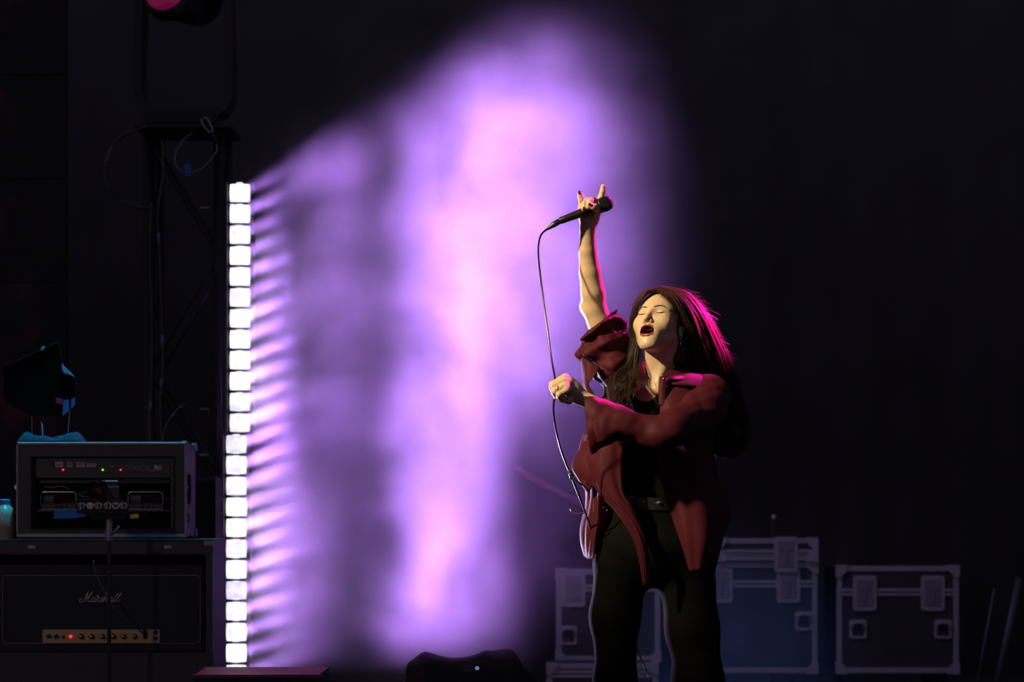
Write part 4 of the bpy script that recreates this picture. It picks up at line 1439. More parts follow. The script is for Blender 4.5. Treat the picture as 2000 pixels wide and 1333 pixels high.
# nails
def nail(name, c, u, n, w=.0042, l=.0056):
    u = Vector(u).normalized(); n = Vector(n).normalized(); s = u.cross(n).normalized(); n = s.cross(u)
    vs = []; fs = []
    K = 6
    for j in range(5):
        for i in range(K + 1):
            a = (i / K * 2 - 1); b = j / 4 * 2 - 1
            ww = w * (1 - .25 * b * b)
            vs.append(Vector(c) - SB + s * (a * ww) + u * (b * l) + n * (.0016 * (1 - a * a)))
    for j in range(4):
        for i in range(K):
            k = j * (K + 1) + i; fs.append((k, k + 1, k + K + 2, k + K + 1))
    o = MB().add(vs, fs).build('fingernail', M['nail'], singer, smooth=True)
    md = o.modifiers.new('t', 'SOLIDIFY'); md.thickness = .0012
for c, u, n in ((P(1150.6, 404.5, -.1065), (.0, -.1, -1), (0, -1, .1)), (P(1140.1, 408, -.1045), (0, -.1, -1), (0, -1, .1)),
                (P(1152.3, 399.6, -.1160), (-1, 0, .45), (.1, -1, .1)), (P(1131.5, 376.5, -.0565), (-.1, 0, 1), (-.35, -1, .1))):
    nail('fingernail', c, u, n)
for c, u in ((P(1093, 775, -.292), (-1, -.4, .3)), (P(1100, 779.5, -.279), (1, .2, -.2)), (P(1105, 780, -.279), (1, .2, -.2))):
    nail('fingernail', c, u, (-.1, -.9, -.5))
# ring on the lower hand
pc = P(1090, 761, -.289); m = MB()
m.tube([pc - SB + Vector((.003 * math.cos(a), .011 * math.cos(a), .011 * math.sin(a))) for a in np.linspace(0, 2 * math.pi, 17)], .0014, 6, cap=False)
m.build('finger_ring', M['chrome'], singer, smooth=True)
# ear monitor and earring
ear = Hd(7.7, -.4, -1.9)
m = MB(); m.lathe(ear - SB, Vector(HR @ np.array([1, .15, 0])), [(-.004, .006), (.003, .006), (.006, .004), (.007, 0)], 14); m.build('ear_monitor', principled('clear_monitor', (.45, .25, .20), .15, 0, .8), singer, smooth=True)
e0 = Hd(7.5, .1, -4.3); m = MB()
m.tube([e0 - SB + Vector((.005 * math.cos(a), 0, -.006 + .006 * math.sin(a))) for a in np.linspace(0, 2 * math.pi, 13)], .0009, 5, cap=False)
m.tube([e0 - SB + Vector((0, 0, -.012)), e0 - SB + Vector((.001, 0, -.024))], .0009, 5)
m.lathe(e0 - SB + Vector((.001, 0, -.022)), (0, 0, -1), [(0, .0008), (.004, .0022), (.007, .0026), (.010, .0008)], 10)
m.build('earring', M['chrome'], singer, smooth=True)

# ---- fabrics
def fabric(name, color, rough, trans=.0, sheen=.2, spec=.12):
    m = principled(name, color, rough, 0, spec, noise=(9, .12), bump=(60, .15), sheen=sheen)
    if trans:
        nt = m.node_tree; b = nt.nodes['Principled BSDF']; out = nt.nodes['Material Output']
        t = nt.nodes.new('ShaderNodeBsdfTranslucent'); t.inputs['Color'].default_value = (*[min(1, c * 2.2) for c in color], 1)
        mx = nt.nodes.new('ShaderNodeMixShader'); mx.inputs[0].default_value = trans
        nt.links.new(b.outputs[0], mx.inputs[1]); nt.links.new(t.outputs[0], mx.inputs[2]); nt.links.new(mx.outputs[0], out.inputs[0])
    return m


M['shirt'] = fabric('maroon_shirt', (.088, .011, .022), .62, .28, 0, .16)
M['tank'] = fabric('black_tank', (.008, .007, .007), .85, 0, 0, .05)
M['denim'] = fabric('black_denim', (.0045, .004, .004), .85, 0, 0, .05)


def fold_noise(p, s, seed):
    """cheap smooth wrinkle field"""
    r_ = np.random.default_rng(seed)
    out = np.zeros(len(p))
    for k in range(6):
        w = r_.normal(size=3) * s * (1 + .5 * k); out += np.sin(p @ w + r_.uniform(0, 6.28)) / (1 + .6 * k)
    return out / 2.2


# tank top: follows the torso, scooped at the neck
def tank_f(p):
    d = torso(p) - f32(.006)
    d = np.maximum(d, -ell(p, A(1262, 730, -.07), (.050, .30, .085)))
    d = np.maximum(d, p[:, 2] - f32(W(0, 745, 8).z))
    d = np.maximum(d, f32(W(0, 1000, 8).z) - p[:, 2])
    ar = np.minimum(sph(p, A(1216, 775, .05), .075), sph(p, A(1392, 785, -.05), .07))
    return np.maximum(d, -ar)


v, f = surface_nets(tank_f, (W(1170, 0, 8).x, 7.82, W(0, 1004, 8).z), (W(1420, 0, 8).x, 8.2, W(0, 735, 8).z), .0052)
link('tank_top', np_mesh('tank_top', v - SBn, f, True, [M['tank']]), None, singer)


def pants_f(p):
    d = ell(p, A(1281, 1068, .02), (.186, .128, .125))
    d = smin(d, ell(p, A(1266, 990, .02), (.122, .104, .09)), .05)
    R_ = chain(p, [(A(1214, 1110, .02), .086), (A(1201, 1205, .01), .071), (A(1202, 1333, 0), .060), (A(1199, 1450, .02), .062), (A(1197, 1575, .04), .080)], .04)
    L_ = chain(p, [(A(1340, 1110, .02), .090), (A(1352, 1230, .0), .076), (A(1364, 1333, -.02), .073), (A(1370, 1450, .0), .074), (A(1375, 1575, .02), .088)], .04)
    d = smin(d, np.minimum(R_, L_), .035)
    z = p[:, 2]
    # creases pulled across the hips and knees
    cr = np.sin(z * 62 + p[:, 0] * 30 + np.sin(p[:, 1] * 40)) * .0035 * np.exp(-((z - W(0, 1075, 8).z) / .07) ** 2)
    cr += np.sin(z * 38 - p[:, 0] * 24 + 1.0) * .0015 * np.exp(-((z - .42) / .12) ** 2)
    d = d + cr.astype(f32)
    d = np.maximum(d, z - f32(W(0, 990, 8).z))
    return np.maximum(d, f32(.035) - z)


v, f = surface_nets(pants_f, (W(1140, 0, 8).x, 7.82, .02), (W(1430, 0, 8).x, 8.22, W(0, 984, 8).z), .006)
link('trousers', np_mesh('trousers', v - SBn, f, True, [M['denim']]), None, singer)


def boots_f(p):
    d = None
    for an in (A(1198, 1560, .045), A(1374, 1560, .025)):
        e = cap(p, (an[0], an[1] + .03, .05), (an[0] - .035, an[1] - .17, .036), .046, .034)
        e = smin(e, cap(p, (an[0], an[1] + .02, .05), (an[0], an[1] + .02, .16), .046), .02)
        e = np.maximum(e, f32(.002) - p[:, 2])
        d = e if d is None else np.minimum(d, e)
    return d


v, f = surface_nets(boots_f, (W(1120, 0, 8).x, 7.7, -.01), (W(1450, 0, 8).x, 8.2, .24), .008)
link('boots', np_mesh('boots', v - SBn, f, True, [principled('black_leather', (.012, .012, .012), .35)]), None, singer)

# belt with diamond studs
def belt_ring(t, lift=0.0, y=985.0):
    c = P(1265, y, .02)
    return c + Vector((math.cos(t) * (.127 + lift), math.sin(t) * (.108 + lift), 0))
vs = []; fs = []; K = 48
for i in range(K):
    t = 2 * math.pi * i / K
    for yy, l in ((973, 0), (973, .004), (997, .004), (997, 0)):
        vs.append(belt_ring(t, l, yy + 3 * math.cos(t)) - SB)
for i in range(K):
    j = (i + 1) % K
    for k in range(4): fs.append((i * 4 + k, i * 4 + (k + 1) % 4, j * 4 + (k + 1) % 4, j * 4 + k))
belt = MB().add(vs, fs).build('belt', principled('black_belt', (.014, .013, .015), .4), singer)
M['stud'] = principled('pewter_stud', (.42, .36, .42), .35, .8)
for px in (1226, 1256, 1287, 1312):
    t = -math.acos(max(-1, min(1, (W(px, 0, 7.9).x - P(1265, 0, .02).x) / .131)))
    c = belt_ring(t, .0045, 983 + 2 * math.cos(t)); s = Vector((-math.sin(t), math.cos(t), 0)); n = Vector((math.cos(t), math.sin(t), 0))
    m = MB(); q = c - SB
    m.add([q + s * .0115, q + Vector((0, 0, .0068)), q - s * .0115, q - Vector((0, 0, .0068)), q + n * .004], [(0, 1, 4), (1, 2, 4), (2, 3, 4), (3, 0, 4), (3, 2, 1, 0)])
    m.build('diamond_stud', M['stud'], belt)
for px, py in ((1186, 972), (1191, 974), (1214, 976), (1200, 991), (1186, 997), (1179, 992)):
    m = MB(); m.lathe(P(px, py, -.09) - SB, (0, -1, 0), [(0, .0032), (.002, .003), (.0032, .0015), (.0034, 0)], 10); m.build('sequin', M['chrome'], belt)
m = MB(); m.tube([P(1219, 971, -.10) - SB, P(1238, 971, -.105) - SB], .0014, 6); m.build('chain_bar', M['stud'], belt)

# ---- the open maroon shirt
def cr_eval(P_, n):
    """Catmull-Rom along axis 0 of array P_ (m, ...), n samples per span"""
    m = len(P_)
    E = np.concatenate([2 * P_[:1] - P_[1:2], P_, 2 * P_[-1:] - P_[-2:-1]])
    out = []
    for i in range(m - 1):
        a, b, c, d = E[i], E[i + 1], E[i + 2], E[i + 3]
        for k in range(n):
            t = k / n
            out.append(.5 * (2 * b + (c - a) * t + (2 * a - 5 * b + 4 * c - d) * t * t + (-a + 3 * b - 3 * c + d) * t ** 3))
    out.append(P_[-1])
    return np.stack(out)


def cloth(name, G, parent, nu=8, nv=8, fold=.004, fs=30, seed=1, vert=0.0, thick=.0022, mat='shirt', closed=False):
    """G: array rows x cols x 3 of world points; dense, wrinkled, thick cloth"""
    G = np.asarray(G, float)
    D = cr_eval(G, nu)
    D = np.swapaxes(cr_eval(np.swapaxes(D, 0, 1), nv), 0, 1)
    r, c = D.shape[:2]
    du = np.gradient(D, axis=0); dv = np.gradient(D, axis=1)
    N_ = np.cross(du, dv); N_ /= np.linalg.norm(N_, axis=2, keepdims=True) + 1e-9
    w = fold_noise(D.reshape(-1, 3) * np.array([1, 1, .45]), fs, seed).reshape(r, c)
    if vert:
        vv = np.linspace(0, 1, c)[None, :]; uu = np.linspace(0, 1, r)[:, None]
        w = w + vert * np.sin(vv * 24 + 3 * np.sin(uu * 3 + seed)) * (.25 + .75 * uu)
    D = D + N_ * (w * fold)[:, :, None]
    idx = np.arange(r * c).reshape(r, c)
    Q = np.stack([idx[:-1, :-1], idx[:-1, 1:], idx[1:, 1:], idx[1:, :-1]], -1).reshape(-1, 4)
    o = link(name, np_mesh(name, D.reshape(-1, 3) - SBn, Q, True, [M[mat]]), None, parent)
    md = o.modifiers.new('thickness', 'SOLIDIFY'); md.thickness = thick; md.offset = 0
    return o


def G(rows):
    return [[A(*p) for p in r] for r in rows]


shirt = cloth('shirt', G([
    [(1300, 742, -.080), (1335, 739, -.066), (1368, 744, -.04), (1392, 754, .0), (1398, 762, .05)],
    [(1291, 790, -.125), (1325, 792, -.150), (1365, 796, -.13), (1398, 804, -.05), (1404, 808, .06)],
    [(1285, 868, -.130), (1315, 870, -.155), (1352, 874, -.135), (1384, 882, -.045), (1392, 886, .07)],
    [(1289, 930, -.120), (1320, 932, -.140), (1360, 935, -.13), (1394, 938, -.04), (1398, 932, .07)],
    [(1307, 992, -.125), (1340, 995, -.155), (1382, 1000, -.14), (1424, 995, -.05), (1420, 986, .07)],
    [(1329, 1058, -.130), (1350, 1060, -.16), (1385, 1058, -.15), (1412, 1050, -.06), (1408, 1045, .06)],
    [(1346, 1117, -.130), (1358, 1117, -.15), (1378, 1110, -.14), (1397, 1096, -.06), (1402, 1086, .05)],
]), singer, 9, 9, .005, 26, 3, .35)
cloth('back_panel', G([
    [(1400, 764, .05), (1345, 750, .13), (1290, 746, .15), (1240, 756, .14), (1210, 772, .08)],
    [(1395, 880, .07), (1345, 880, .16), (1280, 880, .17), (1205, 880, .15), (1152, 872, .06)],
    [(1405, 960, .07), (1345, 965, .17), (1275, 965, .18), (1200, 965, .15), (1145, 962, .05)],
    [(1410, 1040, .06), (1345, 1045, .16), (1275, 1048, .18), (1195, 1045, .15), (1134, 1043, .04)],
    [(1402, 1086, .05), (1340, 1100, .15), (1270, 1104, .17), (1190, 1098, .14), (1141, 1088, .04)],
]), shirt, 8, 9, .006, 24, 5, .4)
cloth('front_panel', G([
    [(1166, 776, -.02), (1192, 778, -.09), (1226, 784, -.112)],
    [(1150, 850, -.04), (1182, 852, -.12), (1220, 856, -.130)],
    [(1140, 905, -.06), (1174, 905, -.13), (1215, 906, -.135)],
    [(1164, 958, -.09), (1190, 962, -.135), (1217, 961, -.14)],
    [(1203, 1002, -.130), (1222, 1004, -.145), (1239, 998, -.14)],
    [(1238, 1060, -.140), (1252, 1062, -.15), (1264, 1055, -.14)],
    [(1256, 1143, -.125), (1262, 1147, -.132), (1270, 1142, -.125)],
]), shirt, 9, 9, .005, 30, 7, .3)
cloth('side_panel', G([
    [(1142, 845, .03), (1152, 846, -.02), (1166, 848, -.05)],
    [(1129, 905, .03), (1146, 906, -.02), (1166, 908, -.06)],
    [(1143, 962, .03), (1156, 962, -.02), (1170, 962, -.06)],
    [(1133, 1045, .04), (1149, 1044, -.01), (1165, 1040, -.05)],
    [(1141, 1086, .04), (1150, 1092, .0), (1161, 1092, -.04)],
]), shirt, 9, 8, .004, 30, 9, .2)
cloth('tail_flap', G([
    [(1140, 862, -.02), (1152, 866, -.05), (1166, 872, -.08)],
    [(1117, 908, -.02), (1140, 898, -.06), (1163, 892, -.09)],
    [(1130, 938, -.03), (1146, 930, -.07), (1163, 918, -.09)],
    [(1150, 966, -.04), (1154, 956, -.06), (1160, 944, -.08)],
]), shirt, 8, 8, .002, 30, 11)


def rings(name, L, parent, fold, fs, seed, twist=0.0, ridge=0.0, nr=7, ns=40, thick=.0022):
    """loft: each ring = (px,py) of two opposite silhouette points, depth, half depth, slant of the depth axis"""
    C_ = []; U_ = []; V_ = []
    for (p, q, dc, dr, sl) in L:
        a = np.array(P(p[0], p[1], dc)); b = np.array(P(q[0], q[1], dc))
        C_.append((a + b) / 2); U_.append((a - b) / 2); V_.append(np.array([sl[0] * dr, dr, sl[1] * dr]))
    C_, U_, V_ = (cr_eval(np.array(x), nr) for x in (C_, U_, V_))
    n = len(C_); th = np.linspace(0, 2 * np.pi, ns, endpoint=False)
    D = C_[:, None] + U_[:, None] * np.cos(th)[None, :, None] + V_[:, None] * np.sin(th)[None, :, None]
    out = D - C_[:, None]; out /= np.linalg.norm(out, axis=2, keepdims=True)
    w = fold_noise(D.reshape(-1, 3), fs, seed).reshape(n, ns)
    t = np.linspace(0, 1, n)[:, None]
    if ridge: w = w + ridge * np.sin(t * 25 + 2.6 * np.cos(th + 1.0)[None] + 1.3 * np.sin(2 * th)[None])
    D = D + out * (w * fold)[:, :, None]
    idx = np.arange(n * ns).reshape(n, ns); nx = np.roll(idx, -1, 1)
    Q = np.stack([idx[:-1], nx[:-1], nx[1:], idx[1:]], -1).reshape(-1, 4)
    o = link(name, np_mesh(name, D.reshape(-1, 3) - SBn, Q, True, [M['shirt']]), None, parent)
    md = o.modifiers.new('thickness', 'SOLIDIFY'); md.thickness = thick; md.offset = 0
    return o


Z0 = (0, 0)
rings('sleeve', [
    ((1151, 645), (1190, 616), .03, .040, (0, .1)),
    ((1144, 650), (1197, 611), .03, .050, (0, .1)),
    ((1137, 664), (1207, 622), .03, .058, Z0),
    ((1132, 682), (1222, 645), .04, .066, Z0),
    ((1135, 706), (1231, 668), .045, .072, Z0),
    ((1158, 730), (1229, 702), .05, .076, Z0),
    ((1177, 755), (1234, 742), .05, .078, Z0),
    ((1172, 795), (1240, 790), .05, .078, Z0)], shirt, .0095, 38, 13, ridge=1.0, nr=12, ns=72)


def sleeve_tube(name, L, parent, fold, fs, seed, nr=8, ns=56, ridge=.3, thick=.0022):
    """L: (point, half height, half depth) along the arm"""
    C_ = cr_eval(np.array([l[0] for l in L]), nr); R1 = cr_eval(np.array([[l[1]] for l in L]), nr)[:, 0]; R2 = cr_eval(np.array([[l[2]] for l in L]), nr)[:, 0]
    t_ = np.gradient(C_, axis=0); t_ /= np.linalg.norm(t_, axis=1, keepdims=True)
    up = np.array([.25, .0, 1.0])[None] - t_ * (t_ @ np.array([.25, .0, 1.0]))[:, None]; up /= np.linalg.norm(up, axis=1, keepdims=True)
    sd = np.cross(t_, up)
    n = len(C_); th = np.linspace(0, 2 * np.pi, ns, endpoint=False)
    out = up[:, None] * np.cos(th)[None, :, None] * R1[:, None, None] + sd[:, None] * np.sin(th)[None, :, None] * R2[:, None, None]
    D = C_[:, None] + out
    out = out / np.linalg.norm(out, axis=2, keepdims=True)
    w = fold_noise(D.reshape(-1, 3), fs, seed).reshape(n, ns)
    t = np.linspace(0, 1, n)[:, None]
    w = w + ridge * np.sin(t * 26 + 2.0 * np.cos(th + .6)[None]) * np.exp(-((t - .5) / .22) ** 2)
    D = D + out * (w * fold)[:, :, None]
    idx = np.arange(n * ns).reshape(n, ns); nx = np.roll(idx, -1, 1)
    Q = np.stack([idx[:-1], nx[:-1], nx[1:], idx[1:]], -1).reshape(-1, 4)
    o = link(name, np_mesh(name, D.reshape(-1, 3) - SBn, Q, True, [M['shirt']]), None, parent)
    md = o.modifiers.new('thickness', 'SOLIDIFY'); md.thickness = thick; md.offset = 0
    return o


sleeve_tube('sleeve', [
    (A(1366, 752, .03), .045, .070), (A(1384, 772, -.03), .062, .066), (A(1374, 796, -.10), .064, .064), (A(1348, 822, -.18), .060, .060), (A(1306, 843, -.262), .056, .056),
    (A(1252, 838, -.268), .048, .050), (A(1205, 829, -.262), .054, .050), (A(1168, 827, -.255), .076, .048), (A(1149, 829, -.250), .088, .044)], shirt, .0048, 30, 17, ridge=1.1)
cloth('hanging_sleeve_edge', G([
    [(1133, 695, .02), (1150, 705, -.02), (1172, 718, -.03)],
    [(1138, 735, .0), (1146, 737, -.04), (1161, 734, -.05)],
    [(1139, 752, -.02), (1144, 752, -.06), (1150, 750, -.06)],
    [(1142, 773, -.05), (1150, 774, -.09), (1161, 774, -.09)],
    [(1148, 800, -.07), (1156, 802, -.11), (1168, 803, -.11)],
]), shirt, 8, 7, .002, 30, 19)
cloth('cuff_flap', G([
    [(1160, 822, -.302), (1175, 818, -.304), (1186, 814, -.302)],
    [(1162, 846, -.306), (1180, 842, -.309), (1198, 841, -.304)],
    [(1168, 866, -.302), (1178, 862, -.305), (1188, 858, -.302)],
]), shirt, 7, 7, .001, 20, 21)
cloth('yoke', G([
    [(1302, 752, -.105), (1330, 752, -.112), (1362, 757, -.105), (1394, 772, -.075)],
    [(1312, 727, -.060), (1338, 728, -.062), (1366, 734, -.058), (1396, 750, -.04)],
    [(1318, 718, .02), (1345, 722, .02), (1372, 731, .02), (1399, 748, .02)],
    [(1316, 724, .09), (1345, 730, .09), (1374, 740, .08), (1401, 760, .06)],
    [(1310, 745, .14), (1345, 750, .13), (1374, 760, .11), (1400, 775, .08)],
]), shirt, 7, 7, .002, 30, 27)
# collar: fallen right flap, stand behind the neck, dark placket edge
cloth('collar', G([
    [(1293, 731, -.098), (1312, 722, -.070), (1331, 714, -.030), (1348, 716, .02), (1340, 712, .09), (1300, 706, .115), (1262, 714, .10), (1244, 738, .04)],
    [(1297, 737, -.106), (1316, 733, -.092), (1338, 726, -.052), (1358, 727, .01), (1350, 722, .105), (1300, 716, .135), (1254, 726, .115), (1236, 748, .04)],
    [(1303, 742, -.108), (1324, 742, -.104), (1345, 738, -.072), (1366, 738, .0), (1358, 734, .11), (1300, 728, .145), (1248, 738, .12), (1230, 758, .04)],
]), shirt, 6, 7, .0012, 30, 23)
cloth('placket', G([
    [(1288, 737, -.105), (1296, 735, -.112), (1306, 742, -.108)],
    [(1286, 762, -.122), (1293, 762, -.128), (1301, 764, -.126)],
    [(1287, 792, -.128), (1293, 793, -.134), (1300, 794, -.134)],
]), shirt, 7, 5, .001, 30, 29)
for px, py, d in ((1297, 741, -.118), (1291, 830, -.140), (1296, 955, -.134)):
    m = MB(); m.lathe(P(px, py, d) - SB, (0, -1, 0), [(0, .004), (.0018, .004), (.0024, .003), (.0025, 0)], 12); m.build('button', principled('dark_button', (.05, .012, .02), .25), shirt)

# ---- hair
M['hair'] = principled('dark_brown_hair', (.055, .028, .020), .40, 0, .7)
_nt = M['hair'].node_tree
_t = _nt.nodes.new('ShaderNodeBsdfTranslucent'); _t.inputs['Color'].default_value = (.42, .24, .20, 1)
_mx = _nt.nodes.new('ShaderNodeMixShader'); _mx.inputs[0].default_value = .45
_nt.links.new(_nt.nodes['Principled BSDF'].outputs[0], _mx.inputs[1]); _nt.links.new(_t.outputs[0], _mx.inputs[2])
_nt.links.new(_mx.outputs[0], _nt.nodes['Material Output'].inputs[0])
M['hair_core'] = principled('hair_core', (.040, .021, .016), .6, 0, .3, bump=(240, .8))


def hair_push(pts, gap=.006):
    """keep strands outside the skull"""
    p = pts.reshape(-1, 3).astype(f32)
    for it in range(2):
        q = to_head(p); d = head_sdf_cm(q) * f32(HS)
        bad = d < gap
        if not bad.any(): break
        e = f32(.002); b = p[bad]; g = np.zeros_like(b)
        for k in range(3):
            o = b.copy(); o[:, k] += e; g[:, k] = head_sdf_cm(to_head(o)) * f32(HS) - d[bad]
        g /= np.linalg.norm(g, axis=1, keepdims=True) + 1e-6
        p[bad] = b + g * (gap - d[bad])[:, None]
    return p.reshape(pts.shape)


def strands(g0, g1, n, clumps, seed, wave=.006, wl=9.0, spread=.010, bulge=(0, 0, 0), rad=.00075, push=True, tail=.5, seg=5, s_pow=1.0, layers=.02):
    """strands between two guide curves (world points)"""
    r_ = np.random.default_rng(seed)
    a = cr_eval(np.array(g0, float), seg); b = cr_eval(np.array(g1, float), seg)
    T = len(a); t = np.linspace(0, 1, T)
    cs = r_.uniform(0, 1, clumps) ** s_pow
    cph = r_.uniform(0, 6.28, (clumps, 3)); cl = r_.uniform(.72, 1.0, clumps); cb = r_.normal(size=(clumps, 3))
    cd = r_.uniform(-1, 1, clumps) * layers
    k = r_.integers(0, clumps, n)
    s = cs[k][:, None, None]
    base = a[None] * (1 - s) + b[None] * s
    base = base + np.array(bulge)[None, None] * (np.sin(np.pi * s) * np.sin(np.pi * np.clip(t * 1.5, 0, 1))[None, :, None])
    base[:, :, 1] += (cd[k][:, None] * np.clip(t * 3, 0, 1)[None])
    jit = r_.normal(size=(n, 3)) * spread
    grow = (.35 + .65 * t) * (1 - .35 * t ** 4)
    base = base + jit[:, None] * grow[None, :, None]
    ph = cph[k]; amp = wave * (t ** 1.4)[None, :, None]
    wv = np.stack([np.sin(t[None] * wl + ph[:, :1] + i * 1.9) for i in range(3)], -1)
    base = base + wv * amp * (.6 + .4 * cb[k][:, None])
    # individual ends: shorten each strand a little
    end = (cl[k] * r_.uniform(.9, 1.0, n))
    tt = end[:, None] * t[None]
    f = tt * (T - 1); i0 = np.clip(f.astype(int), 0, T - 2); w = (f - i0)[..., None]
    rows = np.arange(n)[:, None]
    pts = base[rows, i0] * (1 - w) + base[rows, i0 + 1] * w
    if push: pts = hair_push(pts)
    rr = rad * r_.uniform(.7, 1.3, n)[:, None] * (1 - .75 * t ** 3)[None]
    return pts, rr


def strand_mesh(name, sets, mat, parent):
    VV = []; FF = []; base = 0
    for pts, rr in sets:
        n, T = pts.shape[:2]
        tan = np.gradient(pts, axis=1); tan /= np.linalg.norm(tan, axis=2, keepdims=True) + 1e-9
        ref = np.array([0.31, -.9, .3]); u = np.cross(tan, ref); u /= np.linalg.norm(u, axis=2, keepdims=True) + 1e-9
        v = np.cross(tan, u)
        V = np.stack([pts + (u * math.cos(a) + v * math.sin(a)) * rr[..., None] for a in (0, 2.094, 4.189)], 2)   # n,T,3,3
        idx = base + np.arange(n * T * 3).reshape(n, T, 3)
        nx = np.roll(idx, -1, 2)
        Q = np.stack([idx[:, :-1], nx[:, :-1], nx[:, 1:], idx[:, 1:]], -1).reshape(-1, 4)
        VV.append(V.reshape(-1, 3)); FF.append(Q); base += n * T * 3
    return link(name, np_mesh(name, np.concatenate(VV) - SBn, np.concatenate(FF), True, [mat]), None, parent)


def cap_f(p):
    q = to_head(p)
    d = ell(q, (0, -1.15, 2.9), (7.55, 9.45, 8.55))
    lim = 2.2 + .72 * np.maximum(q[:, 2] - 1.0, 0) - .12 * np.maximum(-q[:, 2], 0)
    d = np.maximum(d, (q[:, 1] - lim) * .8)
    d = np.maximum(d, (-7.5 - q[:, 2]))
    core = chain(q, [((5.2, -4.5, -4), 3.0), ((4.5, -6, -9), 3.0)], 1.5)
    d = np.minimum(d, np.maximum(core, -(head_sdf_cm(q) - .2)))
    return d * f32(HS)


hair_blocks = [surface_nets(cap_f, hw_.min(0) - .03, hw_.max(0) + .03, .0042)]


def core_f(p):
    d = chain(p, [(A(1352, 610, .06), .026), (A(1372, 655, .07), .034), (A(1393, 720, .09), .036), (A(1416, 790, .115), .038), (A(1434, 848, .125), .032), (A(1424, 882, .13), .020)], .015)
    d = smin(d, chain(p, [(A(1348, 660, .085), .034), (A(1372, 740, .105), .034), (A(1400, 820, .13), .034), (A(1404, 880, .13), .022)], .015), .02)
    e = chain(p, [(A(1246, 705, .0), .008), (A(1232, 735, -.04), .016), (A(1213, 762, -.085), .018), (A(1207, 792, -.125), .010)], .02)
    return np.minimum(d, e) + (fold_noise(p.astype(float), 60, 4) * .004).astype(f32)


hair_blocks.append(surface_nets(core_f, np.array(A(1170, 925, -.19)), np.array(A(1480, 620, .22)), .0055))
v, f = join_blocks(hair_blocks)
hair = link('hair', np_mesh('hair', v - SBn, f, True, [M['hair_core']]), None, singer)


def GP(L): return [A(*p) for p in L]


R_in = GP([(1286, 566.5, -.060), (1308, 588, -.068), (1320, 620, -.055), (1326, 655, -.03), (1336, 700, -.005), (1356, 738, .03), (1388, 785, .085), (1400, 845, .12), (1392, 895, .13)])
R_out = GP([(1287, 564, -.015), (1342, 575, .0), (1380, 620, .02), (1407, 675, .05), (1434, 732, .08), (1448, 790, .10), (1461, 845, .12), (1455, 882, .12), (1440, 905, .12)])
R_bak = GP([(1290, 564, .0), (1335, 576, .06), (1365, 620, .11), (1382, 680, .13), (1400, 740, .14), (1415, 800, .15), (1425, 850, .15), (1420, 880, .15), (1405, 905, .15)])
L_in = GP([(1283, 566.5, -.050), (1262, 573, -.050), (1249, 590, -.035), (1242, 615, -.015), (1240, 660, .0), (1250, 706, -.02), (1248, 745, -.085), (1236, 776, -.125), (1222, 806, -.135)])
L_out = GP([(1282, 565, -.02), (1257, 574, -.01), (1241, 600, .0), (1234, 640, .02), (1233, 680, .02), (1216, 714, .0), (1196, 746, -.06), (1190, 783, -.115), (1206, 814, -.14)])
sets = [
    strands(R_in, R_out, 1700, 110, 1, .011, 14, .007, (0.012, -.030, .004)),
    strands(R_out, R_bak, 900, 60, 2, .011, 14, .008),
    strands(R_in, R_bak, 500, 40, 3, .008, 11, .008),
    strands(L_in, L_out, 620, 46, 4, .017, 21, .0045, seg=7),
    strands(R_in, R_out, 90, 45, 5, .014, 8, .016, (0.02, -.02, .01), .00038),
    strands(L_in, L_out, 60, 30, 6, .016, 18, .010, rad=.00042),
]
strand_mesh('hair_strands', sets, M['hair'], hair)
# flyaway hairs lifting off the crown and the back
r_ = np.random.default_rng(11)
fly = []
for i in range(110):
    t0 = r_.uniform(.10, .80)
    base = cr_eval(np.array(R_out), 8); k0 = int(t0 * (len(base) - 1)); p0 = base[k0]; tg = base[min(k0 + 4, len(base) - 1)] - base[max(k0 - 2, 0)]; tg /= np.linalg.norm(tg)
    outw = np.array([tg[2] * -1.0, 0, tg[0]]); outw *= np.sign(outw[0] + 1e-6)
    L_ = r_.uniform(.03, .085); s_ = np.linspace(0, 1, 12)[:, None]
    fly.append(p0 + r_.normal(size=3) * .006 + tg * L_ * s_ + outw * r_.uniform(.004, .03) * s_ ** 1.3 + np.array([0, r_.uniform(-.02, .02), 0]) * s_)
fly = np.stack(fly)
strand_mesh('flyaway_hair', [(fly, np.full(fly.shape[:2], .00032))], M['hair'], hair)

# ---- microphone
ma, mb_ = P(1093, 432, -.075), P(1196, 393.5, -.075)
ax = (mb_ - ma).normalized()
mic = empty('microphone', ma, 'black handheld wired microphone held up in the singer\'s raised hand', 'microphone')
Lm = (mb_ - ma).length
M['mic'] = principled('mic_black', (.016, .015, .016), .32, .3, .6)
M['mic_grille'] = principled('mic_mesh', (.02, .019, .02), .4, .8, bump=(900, 1.0))
m = MB(); m.lathe((0, 0, 0), ax, [(0, .0098), (.002, .0108), (.03, .0115), (.075, .0135), (.105, .0155), (.116, .0180), (.118, .0188)], 28); m.build('handle', M['mic'], mic, smooth=True)
g0 = .118
m = MB(); m.lathe((0, 0, 0), ax, [(g0, .0188), (g0 + .003, .0206), (g0 + .008, .0206), (g0 + .009, .0196)], 28); m.build('collar_ring', M['mic'], mic, smooth=True)
m = MB(); m.lathe((0, 0, 0), ax, [(g0 + .009, .0196), (g0 + .022, .0220), (g0 + .026, .0224), (g0 + .034, .0218), (g0 + .044, .0185), (g0 + .050, .0130), (g0 + .053, .0060), (g0 + .0535, 0)], 32)
m.build('grille', M['mic_grille'], mic, smooth=True)
